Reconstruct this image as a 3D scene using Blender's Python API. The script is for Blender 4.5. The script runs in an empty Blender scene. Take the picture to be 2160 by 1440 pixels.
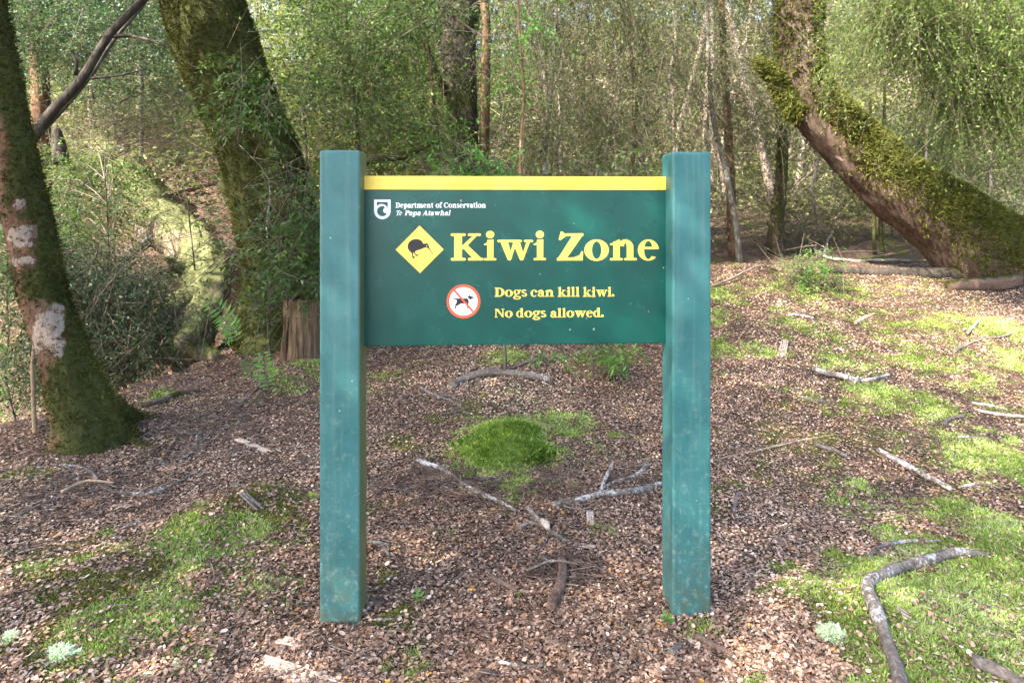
import bpy, math, random
import numpy as np
from mathutils import Vector, Matrix
from mathutils.geometry import tessellate_polygon

random.seed(7)
RNG = np.random.default_rng(7)
SC = bpy.context.scene
COL = SC.collection

# ------------------------------------------------------------------ camera, sky, sun, exposure
F, CU, CV, HC = 1400.0, 1080.0, 450.0, 1.236      # focal length (px at 2160 wide), image centre column, horizon row, eye height
cam_d = bpy.data.cameras.new('camera'); cam = bpy.data.objects.new('camera', cam_d); COL.objects.link(cam)
cam.location = (0, 0, HC); cam.rotation_euler = (math.radians(90), 0, 0)
cam_d.sensor_width = 36; cam_d.lens = 36 * F / 2160; cam_d.shift_y = -(720 - CV) / 2160
cam_d.clip_start = .05; cam_d.clip_end = 600
SC.camera = cam

SUN = Vector((-.58, -.45, .68)).normalized()      # towards the sun
w = bpy.data.worlds.new('World'); SC.world = w; w.use_nodes = True
wn = w.node_tree.nodes; wl = w.node_tree.links
sky = wn.new('ShaderNodeTexSky'); sky.sky_type = 'NISHITA'; sky.sun_disc = False
sky.sun_elevation = math.asin(SUN.z); sky.sun_rotation = math.atan2(SUN.x, SUN.y)
sky.air_density = 1.0; sky.dust_density = 2.5; sky.ozone_density = .6
wn['Background'].inputs['Strength'].default_value = .15
wl.new(sky.outputs[0], wn['Background'].inputs['Color'])
sl = bpy.data.lights.new('sun', 'SUN'); sl.energy = 5.0; sl.angle = math.radians(.53); sl.color = (1, .93, .82)
so = bpy.data.objects.new('sun', sl); COL.objects.link(so)
so.rotation_euler = SUN.to_track_quat('Z', 'Y').to_euler(); so.location = SUN * 30
SC.view_settings.view_transform = 'Standard'; SC.view_settings.look = 'None'
SC.view_settings.gamma = 1; SC.view_settings.exposure = 2.7
SC.cycles.max_bounces = 5; SC.cycles.diffuse_bounces = 3; SC.cycles.glossy_bounces = 2; SC.cycles.transmission_bounces = 3
SC.cycles.caustics_reflective = False; SC.cycles.caustics_refractive = False
SC.cycles.sample_clamp_indirect = 6; SC.cycles.adaptive_threshold = .02

# ------------------------------------------------------------------ numeric helpers
def sstep(x, a=0., b=1.):
    t = np.clip((np.asarray(x, float) - a) / (b - a), 0, 1); return t * t * (3 - 2 * t)

def _hash(ix, iy, iz, s):
    n = (ix * 374761393 + iy * 668265263 + iz * 2147483647 + s * 974634777) & 0xFFFFFFFF
    n = ((n ^ (n >> 13)) * 1274126177) & 0xFFFFFFFF
    n = ((n ^ (n >> 16)) * 2246822519) & 0xFFFFFFFF
    return ((n ^ (n >> 15)) & 0xFFFFFF) / float(0xFFFFFF)

def vnoise(p, s=0):
    p = np.asarray(p, float); i = np.floor(p).astype(np.int64); f = p - i; f = f * f * (3 - 2 * f); r = 0
    for dx in (0, 1):
        for dy in (0, 1):
            for dz in (0, 1):
                wgt = (f[:, 0] if dx else 1 - f[:, 0]) * (f[:, 1] if dy else 1 - f[:, 1]) * (f[:, 2] if dz else 1 - f[:, 2])
                r = r + wgt * _hash(i[:, 0] + dx, i[:, 1] + dy, i[:, 2] + dz, s)
    return r * 2 - 1

def fbm(p, s=0, o=4):
    p = np.asarray(p, float); r = 0; a = 1; t = 0
    for k in range(o):
        r = r + a * vnoise(p * 2 ** k, s + k); t += a; a *= .5
    return r / t

def unit(v):
    return v / np.maximum(np.linalg.norm(v, axis=-1, keepdims=True), 1e-9)

def at(u, v, Y):                                   # a point at photo column u, row v and distance Y
    return np.array([(u - CU) / F * Y, Y, HC - (v - CV) / F * Y])

# ------------------------------------------------------------------ terrain height
HUMPS = []                                         # x, y, rx, ry, height
def ground_z(x, y):
    x = np.atleast_1d(np.asarray(x, float)); y = np.atleast_1d(np.asarray(y, float))
    z = .62 * sstep(y, 3.0, 7.6) * sstep(x, -1.6, 2.2)
    z = z + .10 * sstep(y, 2.6, 6.5) * sstep(x, -2.6, -.6) * (1 - sstep(x, -.6, 1.5))
    xe = np.interp(y, [1, 3, 3.95, 4.74, 6.9, 9, 14], [-5.5, -4.1, -3.05, -2.68, -2.62, -2.3, -2])
    z = z - 2.1 * sstep(xe - x, -.15, 1.5) * sstep(y, 2.4, 4.2) * (1 - sstep(y, 7.2, 10.5))
    left = 1 - sstep(x, -1.5, 4.5)
    hill = np.log1p(np.exp(np.clip((y - 9.2) / 1.2, -30, 30))) * 1.2
    z = z + hill * (.42 * left + .10 * (1 - left)) * (1 - .6 * sstep(y, 20, 60))
    z = z + hill * .32 * sstep(y, 18, 30) * (1 - left)
    p = np.stack([x, y, np.zeros_like(x)], 1)
    z = z + .045 * fbm(p * 1.3, 3, 3) * sstep(y, 1.2, 3.2) + .012 * fbm(p * 6, 5, 3)
    z = z + .25 * vnoise(p * .25, 9) * sstep(y, 8, 12)
    for hx, hy, rx, ry, h in HUMPS:
        z = z + h * np.exp(-(((x - hx) / rx) ** 2 + ((y - hy) / ry) ** 2))
    return z

_YS = np.concatenate([np.arange(1.2, 9, .01), np.arange(9, 60, .05)])
def gp(u, v):                                      # where the sight line through (u, v) meets the ground
    X = (u - CU) / F * _YS; Z = HC - (v - CV) / F * _YS
    d = Z - ground_z(X, _YS); k = int(np.argmax(d < 0))
    if d[k] >= 0: k = len(_YS) - 1
    return np.array([X[k], _YS[k], ground_z(X[k], _YS[k])[0]])

for (u, v, rx, ry, h) in ((1065, 935, .24, .20, .11), (1960, 1300, .45, .22, .045), (1800, 1290, .16, .16, .035),
                          (430, 1110, .20, .16, .05), (540, 1065, .16, .12, .08), (1860, 835, .30, .22, .05),
                          (2105, 690, .35, .30, .07), (250, 1240, .4, .28, .04), (630, 790, .3, .4, .10), (1580, 590, .6, .5, .12)):
    q = gp(u, v); HUMPS.append((q[0], q[1], rx, ry, h))
HUMPS += [(-.51, 2.03, .13, .12, .004), (.55, 2.09, .13, .12, .004)]      # litter heaped against the posts

# ------------------------------------------------------------------ mesh helpers
def mesh_np(name, V, faces, mats, idx=None, attrs=None, smooth=False, parent=None):
    """faces: list of int arrays (n, k); idx: material slot of each array"""
    me = bpy.data.meshes.new(name); V = np.asarray(V, np.float32)
    me.vertices.add(len(V)); me.vertices.foreach_set('co', V.ravel())
    tot = np.concatenate([np.full(len(f), f.shape[1], np.int32) for f in faces])
    lv = np.concatenate([np.asarray(f, np.int32).ravel() for f in faces])
    me.loops.add(len(lv)); me.loops.foreach_set('vertex_index', lv)
    me.polygons.add(len(tot))
    st = np.zeros(len(tot), np.int32); st[1:] = np.cumsum(tot)[:-1]
    me.polygons.foreach_set('loop_start', st)
    if idx is not None:
        me.polygons.foreach_set('material_index', np.concatenate([np.full(len(f), i, np.int32) for f, i in zip(faces, idx)]))
    if smooth: me.polygons.foreach_set('use_smooth', np.ones(len(tot), bool))
    for m in mats: me.materials.append(m)
    for k, a in (attrs or {}).items():
        at_ = me.attributes.new(k, 'FLOAT', 'POINT'); at_.data.foreach_set('value', np.asarray(a, np.float32))
    me.update(calc_edges=True)
    o = bpy.data.objects.new(name, me); COL.objects.link(o)
    if parent is not None: o.parent = parent
    return o

def empty(name, loc=(0, 0, 0)):
    o = bpy.data.objects.new(name, None); COL.objects.link(o); o.location = loc; o.empty_display_size = .1
    return o

def tag(o, label=None, cat=None, group=None, kind=None):
    if label: o['label'] = label
    if cat: o['category'] = cat
    if group: o['group'] = group
    if kind: o['kind'] = kind
    return o

class Bag:                                         # collects pieces of one mesh
    def __init__(s): s.V = []; s.F = {}; s.A = {}; s.n = 0
    def add(s, V, F, slot=0, **at_):
        V = np.asarray(V, float)
        s.V.append(V)
        F = np.asarray(F); s.F.setdefault((slot, F.shape[1]), []).append(F + s.n)
        for k in ('rnd', 'moss', 'pale'):
            a = at_.get(k, 0.); s.A.setdefault(k, []).append(np.broadcast_to(np.asarray(a, float), (len(V),)))
        s.n += len(V)
    def build(s, name, mats, parent=None, smooth=False, origin=None):
        V = np.concatenate(s.V); fs, ix = [], []
        if origin is not None: V = V - np.asarray(origin)
        for (slot, k), l in s.F.items(): fs.append(np.concatenate(l)); ix.append(slot)
        return mesh_np(name, V, fs, mats, ix, {k: np.concatenate(a) for k, a in s.A.items()}, smooth, parent)

def resample(P, R, step):
    P = np.asarray(P, float); R = np.asarray(R, float); n = len(P); out, rr = [], []
    for i in range(n - 1):
        p0 = P[max(i - 1, 0)]; p1 = P[i]; p2 = P[i + 1]; p3 = P[min(i + 2, n - 1)]
        m = max(1, int(np.linalg.norm(p2 - p1) / step))
        for t in np.arange(m) / m:
            out.append(.5 * (2 * p1 + (p2 - p0) * t + (2 * p0 - 5 * p1 + 4 * p2 - p3) * t * t + (3 * p1 - p0 - 3 * p2 + p3) * t ** 3))
            rr.append(R[i] + (R[i + 1] - R[i]) * t)
    out.append(P[-1]); rr.append(R[-1])
    return np.array(out), np.array(rr)

def tube(P, R, seg=10, step=.1, amp=0., freq=4., seed=0, cap=True, flare=None, stretch=.35, lobes=0.):
    """a round limb with bark relief; returns vertices, quads, cap fans, outward normals, ring parameter"""
    P, R = resample(P, R, step); n = len(P)
    T = unit(np.gradient(P, axis=0)) if n > 1 else np.array([[0, 0, 1.]])
    ref = np.array([.31, -.22, .92]) if abs(T[0] @ np.array([.31, -.22, .92])) < .9 else np.array([1., .1, 0])
    A = np.zeros_like(P); a = unit(np.cross(T[0], ref))
    for i in range(n):
        a = a - T[i] * (a @ T[i]); a = a / np.linalg.norm(a); A[i] = a
    B = np.cross(T, A); th = np.linspace(0, 2 * np.pi, seg, endpoint=False)
    N = A[:, None] * np.cos(th)[None, :, None] + B[:, None] * np.sin(th)[None, :, None]
    V = P[:, None] + N * R[:, None, None]
    if amp:
        s = np.concatenate([[0], np.cumsum(np.linalg.norm(np.diff(P, axis=0), axis=1))])
        q = np.stack([np.cos(th)[None] * np.ones((n, 1)) * 1.0 * freq * .35, np.sin(th)[None] * np.ones((n, 1)) * freq * .35, s[:, None] * freq * stretch * np.ones((1, seg))], -1).reshape(-1, 3)
        d = fbm(q, seed, 4).reshape(n, seg) + .6 * fbm(q * np.array([.5, .5, .4]), seed + 7, 2).reshape(n, seg)
        V = V + N * (d * amp * R[:, None])[..., None]
        if lobes:
            lob = np.cos(th * 5 + seed)[None] * .6 + np.cos(th * 3 + seed * 2)[None] * .4
            V = V + N * (lob * lobes * np.exp(-s / (R[0] * 1.6))[:, None] * R[:, None])[..., None]
    V = V.reshape(-1, 3); i = np.arange(n - 1)[:, None] * seg; j = np.arange(seg)[None]; j2 = (j + 1) % seg
    Q = np.stack([i + j, i + j2, i + seg + j2, i + seg + j], -1).reshape(-1, 4)
    caps = []
    if cap:
        V = np.concatenate([V, P[:1], P[-1:]]); k = np.arange(seg); k2 = (k + 1) % seg; c = n * seg
        caps = np.concatenate([np.stack([np.full(seg, c), k2, k], 1), np.stack([np.full(seg, c + 1), (n - 1) * seg + k, (n - 1) * seg + k2], 1)])
        N = np.concatenate([N.reshape(-1, 3), -T[:1], T[-1:]])
    else: N = N.reshape(-1, 3)
    return V, Q, caps, N, n

def add_tube(bag, P, R, slot=0, attr=None, **k):
    V, Q, C, N, n = tube(P, R, **k); at_ = attr(V, N) if attr else {}
    a0 = bag.n; bag.add(V, Q, slot, **at_)
    if len(C): bag.F.setdefault((slot, 3), []).append(C + a0)
    return V, N

# ------------------------------------------------------------------ materials
def mat(name):
    m = bpy.data.materials.new(name); m.use_nodes = True; nt = m.node_tree; nt.nodes.clear()
    return m, nt
class NT:
    def __init__(s, name):
        s.m, s.t = mat(name); s.out = s.n('OutputMaterial')
    def n(s, kind, ins=None, **props):
        nd = s.t.nodes.new('ShaderNode' + kind)
        for k, v in props.items(): setattr(nd, k, v)
        for k, v in (ins or {}).items(): s.set(nd.inputs[k], v)
        return nd
    def set(s, sock, v):
        if isinstance(v, bpy.types.NodeSocket): s.t.links.new(v, sock)
        elif isinstance(v, bpy.types.Node): s.t.links.new(v.outputs[0], sock)
        else: sock.default_value = v
    def attr(s, name): return s.n('Attribute', attribute_name=name).outputs['Fac']
    def obj(s): return s.n('TexCoord').outputs['Object']
    def noise(s, scale, vec=None, detail=5, rough=.6, dist=0.):
        d = {'Scale': scale, 'Detail': detail, 'Roughness': rough, 'Distortion': dist}
        if vec is not None: d['Vector'] = vec
        return s.n('TexNoise', d).outputs['Fac']
    def ramp(s, fac, stops, interp='LINEAR'):
        r = s.n('ValToRGB', {'Fac': fac}); cr = r.color_ramp; cr.interpolation = interp
        while len(cr.elements) < len(stops): cr.elements.new(.5)
        for e, (p, c) in zip(cr.elements, stops): e.position = p; e.color = (*c, 1) if len(c) == 3 else c
        return r.outputs['Color']
    def mix(s, fac, a, b, mode='MIX'):
        x = s.n('Mix', data_type='RGBA', blend_type=mode)
        s.set(x.inputs[0], fac)
        for sock, v in ((x.inputs[6], a), (x.inputs[7], b)):
            s.set(sock, (*v, 1) if isinstance(v, tuple) and len(v) == 3 else v)
        return x.outputs[2]
    def math(s, op, a, b=0., c=0.):
        return s.n('Math', {0: a, 1: b, 2: c}, operation=op).outputs[0]
    def maprange(s, v, a, b, c=0., d=1.):
        return s.n('MapRange', {0: v, 1: a, 2: b, 3: c, 4: d}).outputs[0]
    def scale(s, vec, sc):
        return s.n('Mapping', {'Vector': vec, 'Scale': sc}).outputs[0]
    def bump(s, h, strength=.4, dist=.01):
        return s.n('Bump', {'Height': h, 'Strength': strength, 'Distance': dist}).outputs[0]
    def principled(s, col, rough=.7, normal=None, spec=.4, **k):
        p = s.n('BsdfPrincipled'); s.set(p.inputs['Base Color'], (*col, 1) if isinstance(col, tuple) and len(col) == 3 else col)
        s.set(p.inputs['Roughness'], rough); s.set(p.inputs['Specular IOR Level'], spec)
        if normal is not None: s.set(p.inputs['Normal'], normal)
        for kk, v in k.items(): s.set(p.inputs[kk], v)
        return p
    def done(s, sh):
        s.t.links.new(sh.outputs[0], s.out.inputs['Surface']); return s.m

def leaf_mat(name, stops, trans=.45, rough=.5, spec=.35):
    t = NT(name); r = t.attr('rnd'); c = t.ramp(r, stops)
    p = t.principled(c, rough, spec=spec)
    tr = t.n('BsdfTranslucent', {'Color': t.mix(.5, c, t.mix(1., c, (1., 1.25, .45), 'MULTIPLY'))})
    return t.done(t.n('MixShader', {0: trans, 1: p, 2: tr}))

M = {}
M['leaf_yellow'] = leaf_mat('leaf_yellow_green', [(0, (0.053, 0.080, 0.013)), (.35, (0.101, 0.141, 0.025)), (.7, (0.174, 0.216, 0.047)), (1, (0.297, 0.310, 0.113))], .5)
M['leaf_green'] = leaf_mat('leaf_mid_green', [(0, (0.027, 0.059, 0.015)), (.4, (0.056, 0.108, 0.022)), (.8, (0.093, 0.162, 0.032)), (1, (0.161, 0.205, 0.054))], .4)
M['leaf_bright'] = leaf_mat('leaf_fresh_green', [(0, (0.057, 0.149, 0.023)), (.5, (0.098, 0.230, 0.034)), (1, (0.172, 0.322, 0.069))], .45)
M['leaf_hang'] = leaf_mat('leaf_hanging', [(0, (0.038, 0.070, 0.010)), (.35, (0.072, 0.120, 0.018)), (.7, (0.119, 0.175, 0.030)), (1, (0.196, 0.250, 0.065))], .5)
M['leaf_shade'] = leaf_mat('leaf_green_shaded', [(0, (.012, .03, .009)), (.5, (.026, .06, .016)), (1, (.055, .10, .03))], .25)  # mid green darkened so the hollow's shade is in the leaf colour
M['moss_green'] = leaf_mat('moss_cushion_green', [(0, (.045, .085, .009)), (.4, (.10, .175, .022)), (.8, (.18, .27, .045)), (1, (.30, .38, .11))], .35, .8, .1)
M['moss_mid'] = leaf_mat('moss_trunk_lit', [(0, (.032, .036, .008)), (.45, (.075, .08, .018)), (.8, (.13, .14, .03)), (1, (.21, .21, .06))], .3, .85, .1)
M['leaf_olive'] = leaf_mat('leaf_olive', [(0, (0.036, 0.053, 0.014)), (.4, (0.065, 0.092, 0.024)), (.75, (0.097, 0.131, 0.037)), (1, (0.162, 0.191, 0.073))], .28)
M['leaf_cool'] = leaf_mat('leaf_cool_green', [(0, (0.027, 0.066, 0.033)), (.5, (0.062, 0.119, 0.050)), (1, (0.137, 0.190, 0.089))], .4)
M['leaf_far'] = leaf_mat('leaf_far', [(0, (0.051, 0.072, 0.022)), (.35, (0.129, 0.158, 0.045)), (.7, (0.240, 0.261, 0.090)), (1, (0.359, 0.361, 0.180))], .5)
M['litter'] = leaf_mat('fallen_leaf_brown', [(0, (0.055, 0.030, 0.019)), (.28, (0.176, 0.097, 0.061)), (.55, (0.340, 0.210, 0.144)), (.85, (0.527, 0.370, 0.272)), (1, (0.611, 0.517, 0.414))], .06, .75, .2)
M['litter_orange'] = leaf_mat('fallen_leaf_orange', [(0, (.45, .13, .015)), (.5, (.55, .22, .02)), (1, (.6, .33, .04))], .1, .6)
M['moss_a'] = leaf_mat('moss_olive', [(0, (0.076, 0.078, 0.016)), (.4, (0.158, 0.157, 0.034)), (.75, (0.265, 0.264, 0.066)), (1, (0.429, 0.396, 0.147))], .35, .8, .1)
M['moss_b'] = leaf_mat('moss_bright', [(0, (0.133, 0.185, 0.035)), (.4, (0.267, 0.349, 0.080)), (.8, (0.459, 0.556, 0.177)), (1, (0.650, 0.650, 0.391))], .4, .8, .1)
M['moss_dark'] = leaf_mat('moss_trunk', [(0, (.02, .02, .005)), (.45, (.048, .048, .011)), (.8, (.085, .088, .018)), (1, (.15, .15, .038))], .25, .85, .1)
M['lichen'] = leaf_mat('pale_lichen', [(0, (.38, .48, .28)), (.5, (.55, .65, .42)), (1, (.72, .78, .58))], .25, .85, .1)

def bark_mat(name, c1, c2, c3, mossc=((.018, .02, .005), (.058, .062, .014)), pale=(.31, .245, .20), vscale=(1, 1, .22), fine=26., bumpk=.6, es=17., ea=1.9):
    t = NT(name); o = t.obj(); v = t.scale(o, vscale)
    n1 = t.noise(6, v, 6, .65, .4); n2 = t.noise(fine, v, 6, .7)
    base = t.mix(t.maprange(n1, .35, .65), c1, c2); base = t.mix(t.maprange(n2, .45, .75), base, c3)
    ms = t.noise(34, o, 6, .75); mcol = t.ramp(ms, [(.3, mossc[0]), (.7, mossc[1])])
    edge = t.noise(es, o, 6, .75)
    pm = t.maprange(t.math('ADD', t.attr('pale'), t.math('MULTIPLY', t.math('SUBTRACT', edge, .5), ea)), .45, .55)
    crack = t.n('TexVoronoi', {'Vector': t.scale(o, (1, 1, .45)), 'Scale': 60.}, feature='DISTANCE_TO_EDGE').outputs['Distance']
    pcol = t.mix(t.maprange(n2, .3, .7), tuple(x * .62 for x in pale), pale)
    pcol = t.mix(t.maprange(crack, 0., .06, .55, 0.), pcol, c1)
    base = t.mix(pm, base, pcol)
    mm = t.maprange(t.math('ADD', t.attr('moss'), t.math('MULTIPLY', t.math('SUBTRACT', t.noise(15, o, 5, .7), .5), 1.2)), .42, .58)
    col = t.mix(mm, base, mcol)
    h = t.math('ADD', t.math('MULTIPLY', n2, .5), t.math('ADD', t.math('MULTIPLY', n1, .6), t.math('MULTIPLY', ms, .35)))
    return t.done(t.principled(col, .88, t.bump(h, bumpk, .03), .2))
M['bark_red'] = bark_mat('bark_red_brown', (.05, .028, .017), (.115, .058, .03), (.19, .115, .075))
M['bark_grey'] = bark_mat('bark_grey', (.045, .04, .032), (.095, .085, .068), (.2, .18, .155), mossc=((.03, .04, .02), (.08, .10, .05)), pale=(.5, .5, .47))
M['bark_dark'] = bark_mat('bark_dark', (.018, .014, .011), (.045, .035, .027), (.09, .075, .06))
M['bark_pale'] = bark_mat('bark_pale', (.16, .12, .09), (.33, .26, .2), (.5, .42, .36))
M['bark_purple'] = bark_mat('bark_leaning', (.035, .022, .016), (.085, .054, .04), (.15, .11, .09))
M['log_moss'] = bark_mat('log_moss', (.07, .055, .03), (.14, .11, .07), (.25, .2, .14), mossc=((.07, .075, .028), (.20, .205, .085)))
M['stick'] = bark_mat('stick_grey', (.06, .045, .035), (.14, .112, .092), (.27, .235, .21), pale=(.50, .47, .44), vscale=(1, 1, 1), fine=60., bumpk=.4, es=55., ea=1.6)
M['stick_tan'] = bark_mat('stick_tan', (.2, .13, .075), (.33, .24, .15), (.42, .33, .23), pale=(.55, .5, .45), vscale=(1, 1, 1), fine=60., bumpk=.3)
M['stick_brown'] = bark_mat('stick_brown', (.05, .03, .022), (.12, .075, .055), (.2, .14, .11), vscale=(1, 1, 1), fine=60., bumpk=.4, es=55., ea=1.6)
M['wood_pale'] = bark_mat('splintered_wood', (.30, .21, .15), (.5, .39, .31), (.68, .58, .5), vscale=(1, 1, 1), fine=80., bumpk=.5)
M['wood_rot'] = bark_mat('rotten_wood', (.05, .03, .016), (.13, .08, .045), (.25, .175, .11), vscale=(3, 3, .25), fine=20., bumpk=.9)
M['twig'] = bark_mat('twig', (.07, .05, .035), (.13, .10, .075), (.2, .165, .13), vscale=(1, 1, 1), fine=50., bumpk=.2)
M['twig_dark'] = bark_mat('twig_dark', (.03, .022, .016), (.06, .048, .036), (.11, .09, .075), vscale=(1, 1, 1), fine=50., bumpk=.2)

# ------------------------------------------------------------------ moss cover on the ground
MOSS = []   # x, y, rx, ry, strength, tone (0 olive, 1 fresh green)
for (u, v, ru, rv, s, tone) in (
        (1800, 1300, 105, 120, 1.4, .75), (1990, 1340, 210, 120, 1.5, .85), (2100, 1240, 130, 140, 1.5, .85), (1870, 1205, 110, 40, 1.2, .8),
        (2120, 1130, 110, 80, 1.3, .8), (2110, 965, 120, 75, 1.2, .7), (1850, 835, 80, 32, 1.15, 1.), (1940, 850, 110, 48, .9, .7),
        (2105, 690, 65, 24, 1.2, 1.), (2100, 765, 100, 40, .9, .6), (1900, 682, 100, 28, .8, .4), (1700, 690, 55, 25, .9, .6), (1570, 738, 85, 28, .9, .6),
        (2060, 810, 70, 30, .85, .7), (1750, 905, 160, 50, .6, .2), (1960, 905, 130, 45, .7, .3), (1600, 1010, 90, 50, .4, .1), (1900, 1010, 120, 40, .5, .3),
        (1520, 620, 60, 18, 1., .8), (1680, 610, 110, 22, .8, .5),
        (250, 1245, 240, 120, 1.15, .35), (420, 1112, 85, 42, 1.2, 1.), (545, 1065, 110, 48, 1.1, .3), (90, 1300, 130, 120, .95, .2), (390, 1265, 90, 90, 1., .7),
        (60, 1005, 100, 40, .7, .3), (120, 1180, 130, 50, .8, .3), (600, 1090, 60, 40, .7, .2), (350, 835, 50, 18, 1.1, .4),
        (1062, 935, 92, 56, 1.3, 1.), (1160, 885, 110, 48, .9, .7), (1010, 865, 100, 44, .65, .2), (850, 930, 70, 70, .55, .1), (840, 1290, 60, 50, .7, .2),
        (1440, 1335, 90, 36, .75, .5), (860, 1375, 80, 50, .65, .3), (1060, 752, 60, 18, 1., .6), (1300, 765, 110, 32, .7, .3), (1300, 930, 90, 50, .5, .2),
        (1580, 1260, 60, 60, .5, .3), (640, 775, 70, 30, .8, .5), (1120, 1180, 30, 20, .5, .3), (1280, 1110, 40, 25, .6, .4), (790, 1240, 40, 40, .7, .2)):
    c = gp(u, v); a = gp(u, max(v - rv, 575)); b = gp(u, min(v + rv, 1500))
    MOSS.append((c[0], c[1], ru * c[1] / F, max((a[1] - b[1]) / 2, .05), s, tone))

def moss_cover(x, y):
    x = np.asarray(x, float); y = np.asarray(y, float); m = np.zeros_like(x); t = np.zeros_like(x); wt = np.full_like(x, 1e-6)
    for cx, cy, rx, ry, s, tone in MOSS:
        g = s * np.exp(-(((x - cx) / rx) ** 2 + ((y - cy) / ry) ** 2) * .6); m = np.maximum(m, g); t += g ** 2 * tone; wt += g ** 2
    n = fbm(np.stack([x * 7, y * 7, x * 0], 1), 21, 4); n2 = fbm(np.stack([x * 1.7, y * 1.7, x * 0 + 4], 1), 31, 3)
    far = np.maximum(.5 * sstep(n2, -.05, .6), .60 * sstep(n2, -.45, .5) * sstep(x, .5, 1.4))
    n3 = fbm(np.stack([x * 26, y * 26, x * 0 + 2], 1), 35, 2)
    return np.clip(sstep(np.maximum(m, far) + n * .62 + n3 * .36, .34, 1.05), 0, 1), np.clip(t / wt + n * .3, 0, 1)

# ------------------------------------------------------------------ ground: one sheet out past the forest
def axis(lo, hi, c0, c1, fine, grow=1.13):
    a = list(np.arange(c0, c1, fine)); s = fine
    while a[-1] < hi: s *= grow; a.append(a[-1] + s)
    s = fine
    while a[0] > lo: s *= grow; a.insert(0, a[0] - s)
    return np.array(a)
gx = axis(-90, 90, -3.4, 4.2, .03); gy = axis(-40, 110, 1.3, 7.6, .03)
GX, GY = np.meshgrid(gx, gy); fx, fy = GX.ravel(), GY.ravel()
gz = ground_z(fx, fy); nx, ny = len(gx), len(gy)
i = (np.arange(ny - 1)[:, None] * nx + np.arange(nx - 1)[None]).ravel()
gm, gt = moss_cover(fx, fy)
t = NT('forest_floor'); o = t.obj()
vor = t.n('TexVoronoi', {'Vector': o, 'Scale': 85., 'Randomness': 1.}); vs = t.n('SeparateColor', {0: vor.outputs['Color']})
lc = t.ramp(vs.outputs[0], [(0, (.018, .011, .008)), (.35, (.06, .035, .024)), (.65, (.13, .08, .055)), (.9, (.24, .155, .11)), (1, (.38, .27, .20))])
big = t.noise(2.2, o, 5, .6); soil = t.mix(t.maprange(big, .35, .6), (.03, .02, .014), (.075, .048, .034))
base = t.mix(t.maprange(t.noise(9, o, 5, .7), .35, .6), soil, lc)
mn = t.noise(60, o, 6, .75)
mcol = t.mix(t.attr('tone'), t.ramp(mn, [(.3, (.035, .036, .008)), (.7, (.12, .125, .025))]), t.ramp(mn, [(.3, (.05, .07, .012)), (.7, (.17, .21, .04))]))
col = t.mix(t.attr('moss'), base, mcol)
hh = t.math('ADD', t.math('MULTIPLY', vor.outputs['Distance'], .6), t.noise(40, o, 6, .7))
M['ground'] = t.done(t.principled(col, .95, t.bump(hh, .8, .02), .15))
ground = mesh_np('ground', np.stack([fx, fy, gz], 1), [np.stack([i, i + 1, i + nx + 1, i + nx], 1)], [M['ground']], [0], {'moss': gm, 'tone': gt}, True)
tag(ground, 'brown forest floor of soil and moss sloping up behind the sign', kind='structure')

# ------------------------------------------------------------------ the sign
sign = empty('sign'); TH = 0.05135; SO = np.array([.0189, 2.0, 0.])
sign.location = (SO[0], SO[1], 0); sign.rotation_euler = (0, 0, TH)
tag(sign, 'green and yellow kiwi zone sign board standing between two square green posts', 'sign')
ct, st_ = math.cos(TH), math.sin(TH)
def sl_xz(u, v, yl):                               # photo pixel on the sign's plane at local depth yl -> local x, z
    k = (u - CU) / F
    x = (k * (SO[1] + yl * ct) - SO[0] + yl * st_) / (ct - k * st_); Y = SO[1] + x * st_ + yl * ct
    return x, HC - (v - CV) / F * Y

def bevel_box(name, x0, x1, y0, y1, z0, z1, r, m, parent, seg=3, attrs=None):
    import bmesh
    bm = bmesh.new(); bmesh.ops.create_cube(bm, size=1)
    for v in bm.verts: v.co = ((x0 + x1) / 2 + v.co.x * (x1 - x0), (y0 + y1) / 2 + v.co.y * (y1 - y0), (z0 + z1) / 2 + v.co.z * (z1 - z0))
    bmesh.ops.bevel(bm, geom=list(bm.edges), offset=r, segments=seg, affect='EDGES', profile=.5)
    me = bpy.data.meshes.new(name); bm.to_mesh(me); bm.free(); me.materials.append(m)
    for p in me.polygons: p.use_smooth = True
    o = bpy.data.objects.new(name, me); COL.objects.link(o); o.parent = parent
    md = o.modifiers.new('wn', 'WEIGHTED_NORMAL'); md.keep_sharp = False
    return o

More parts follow.
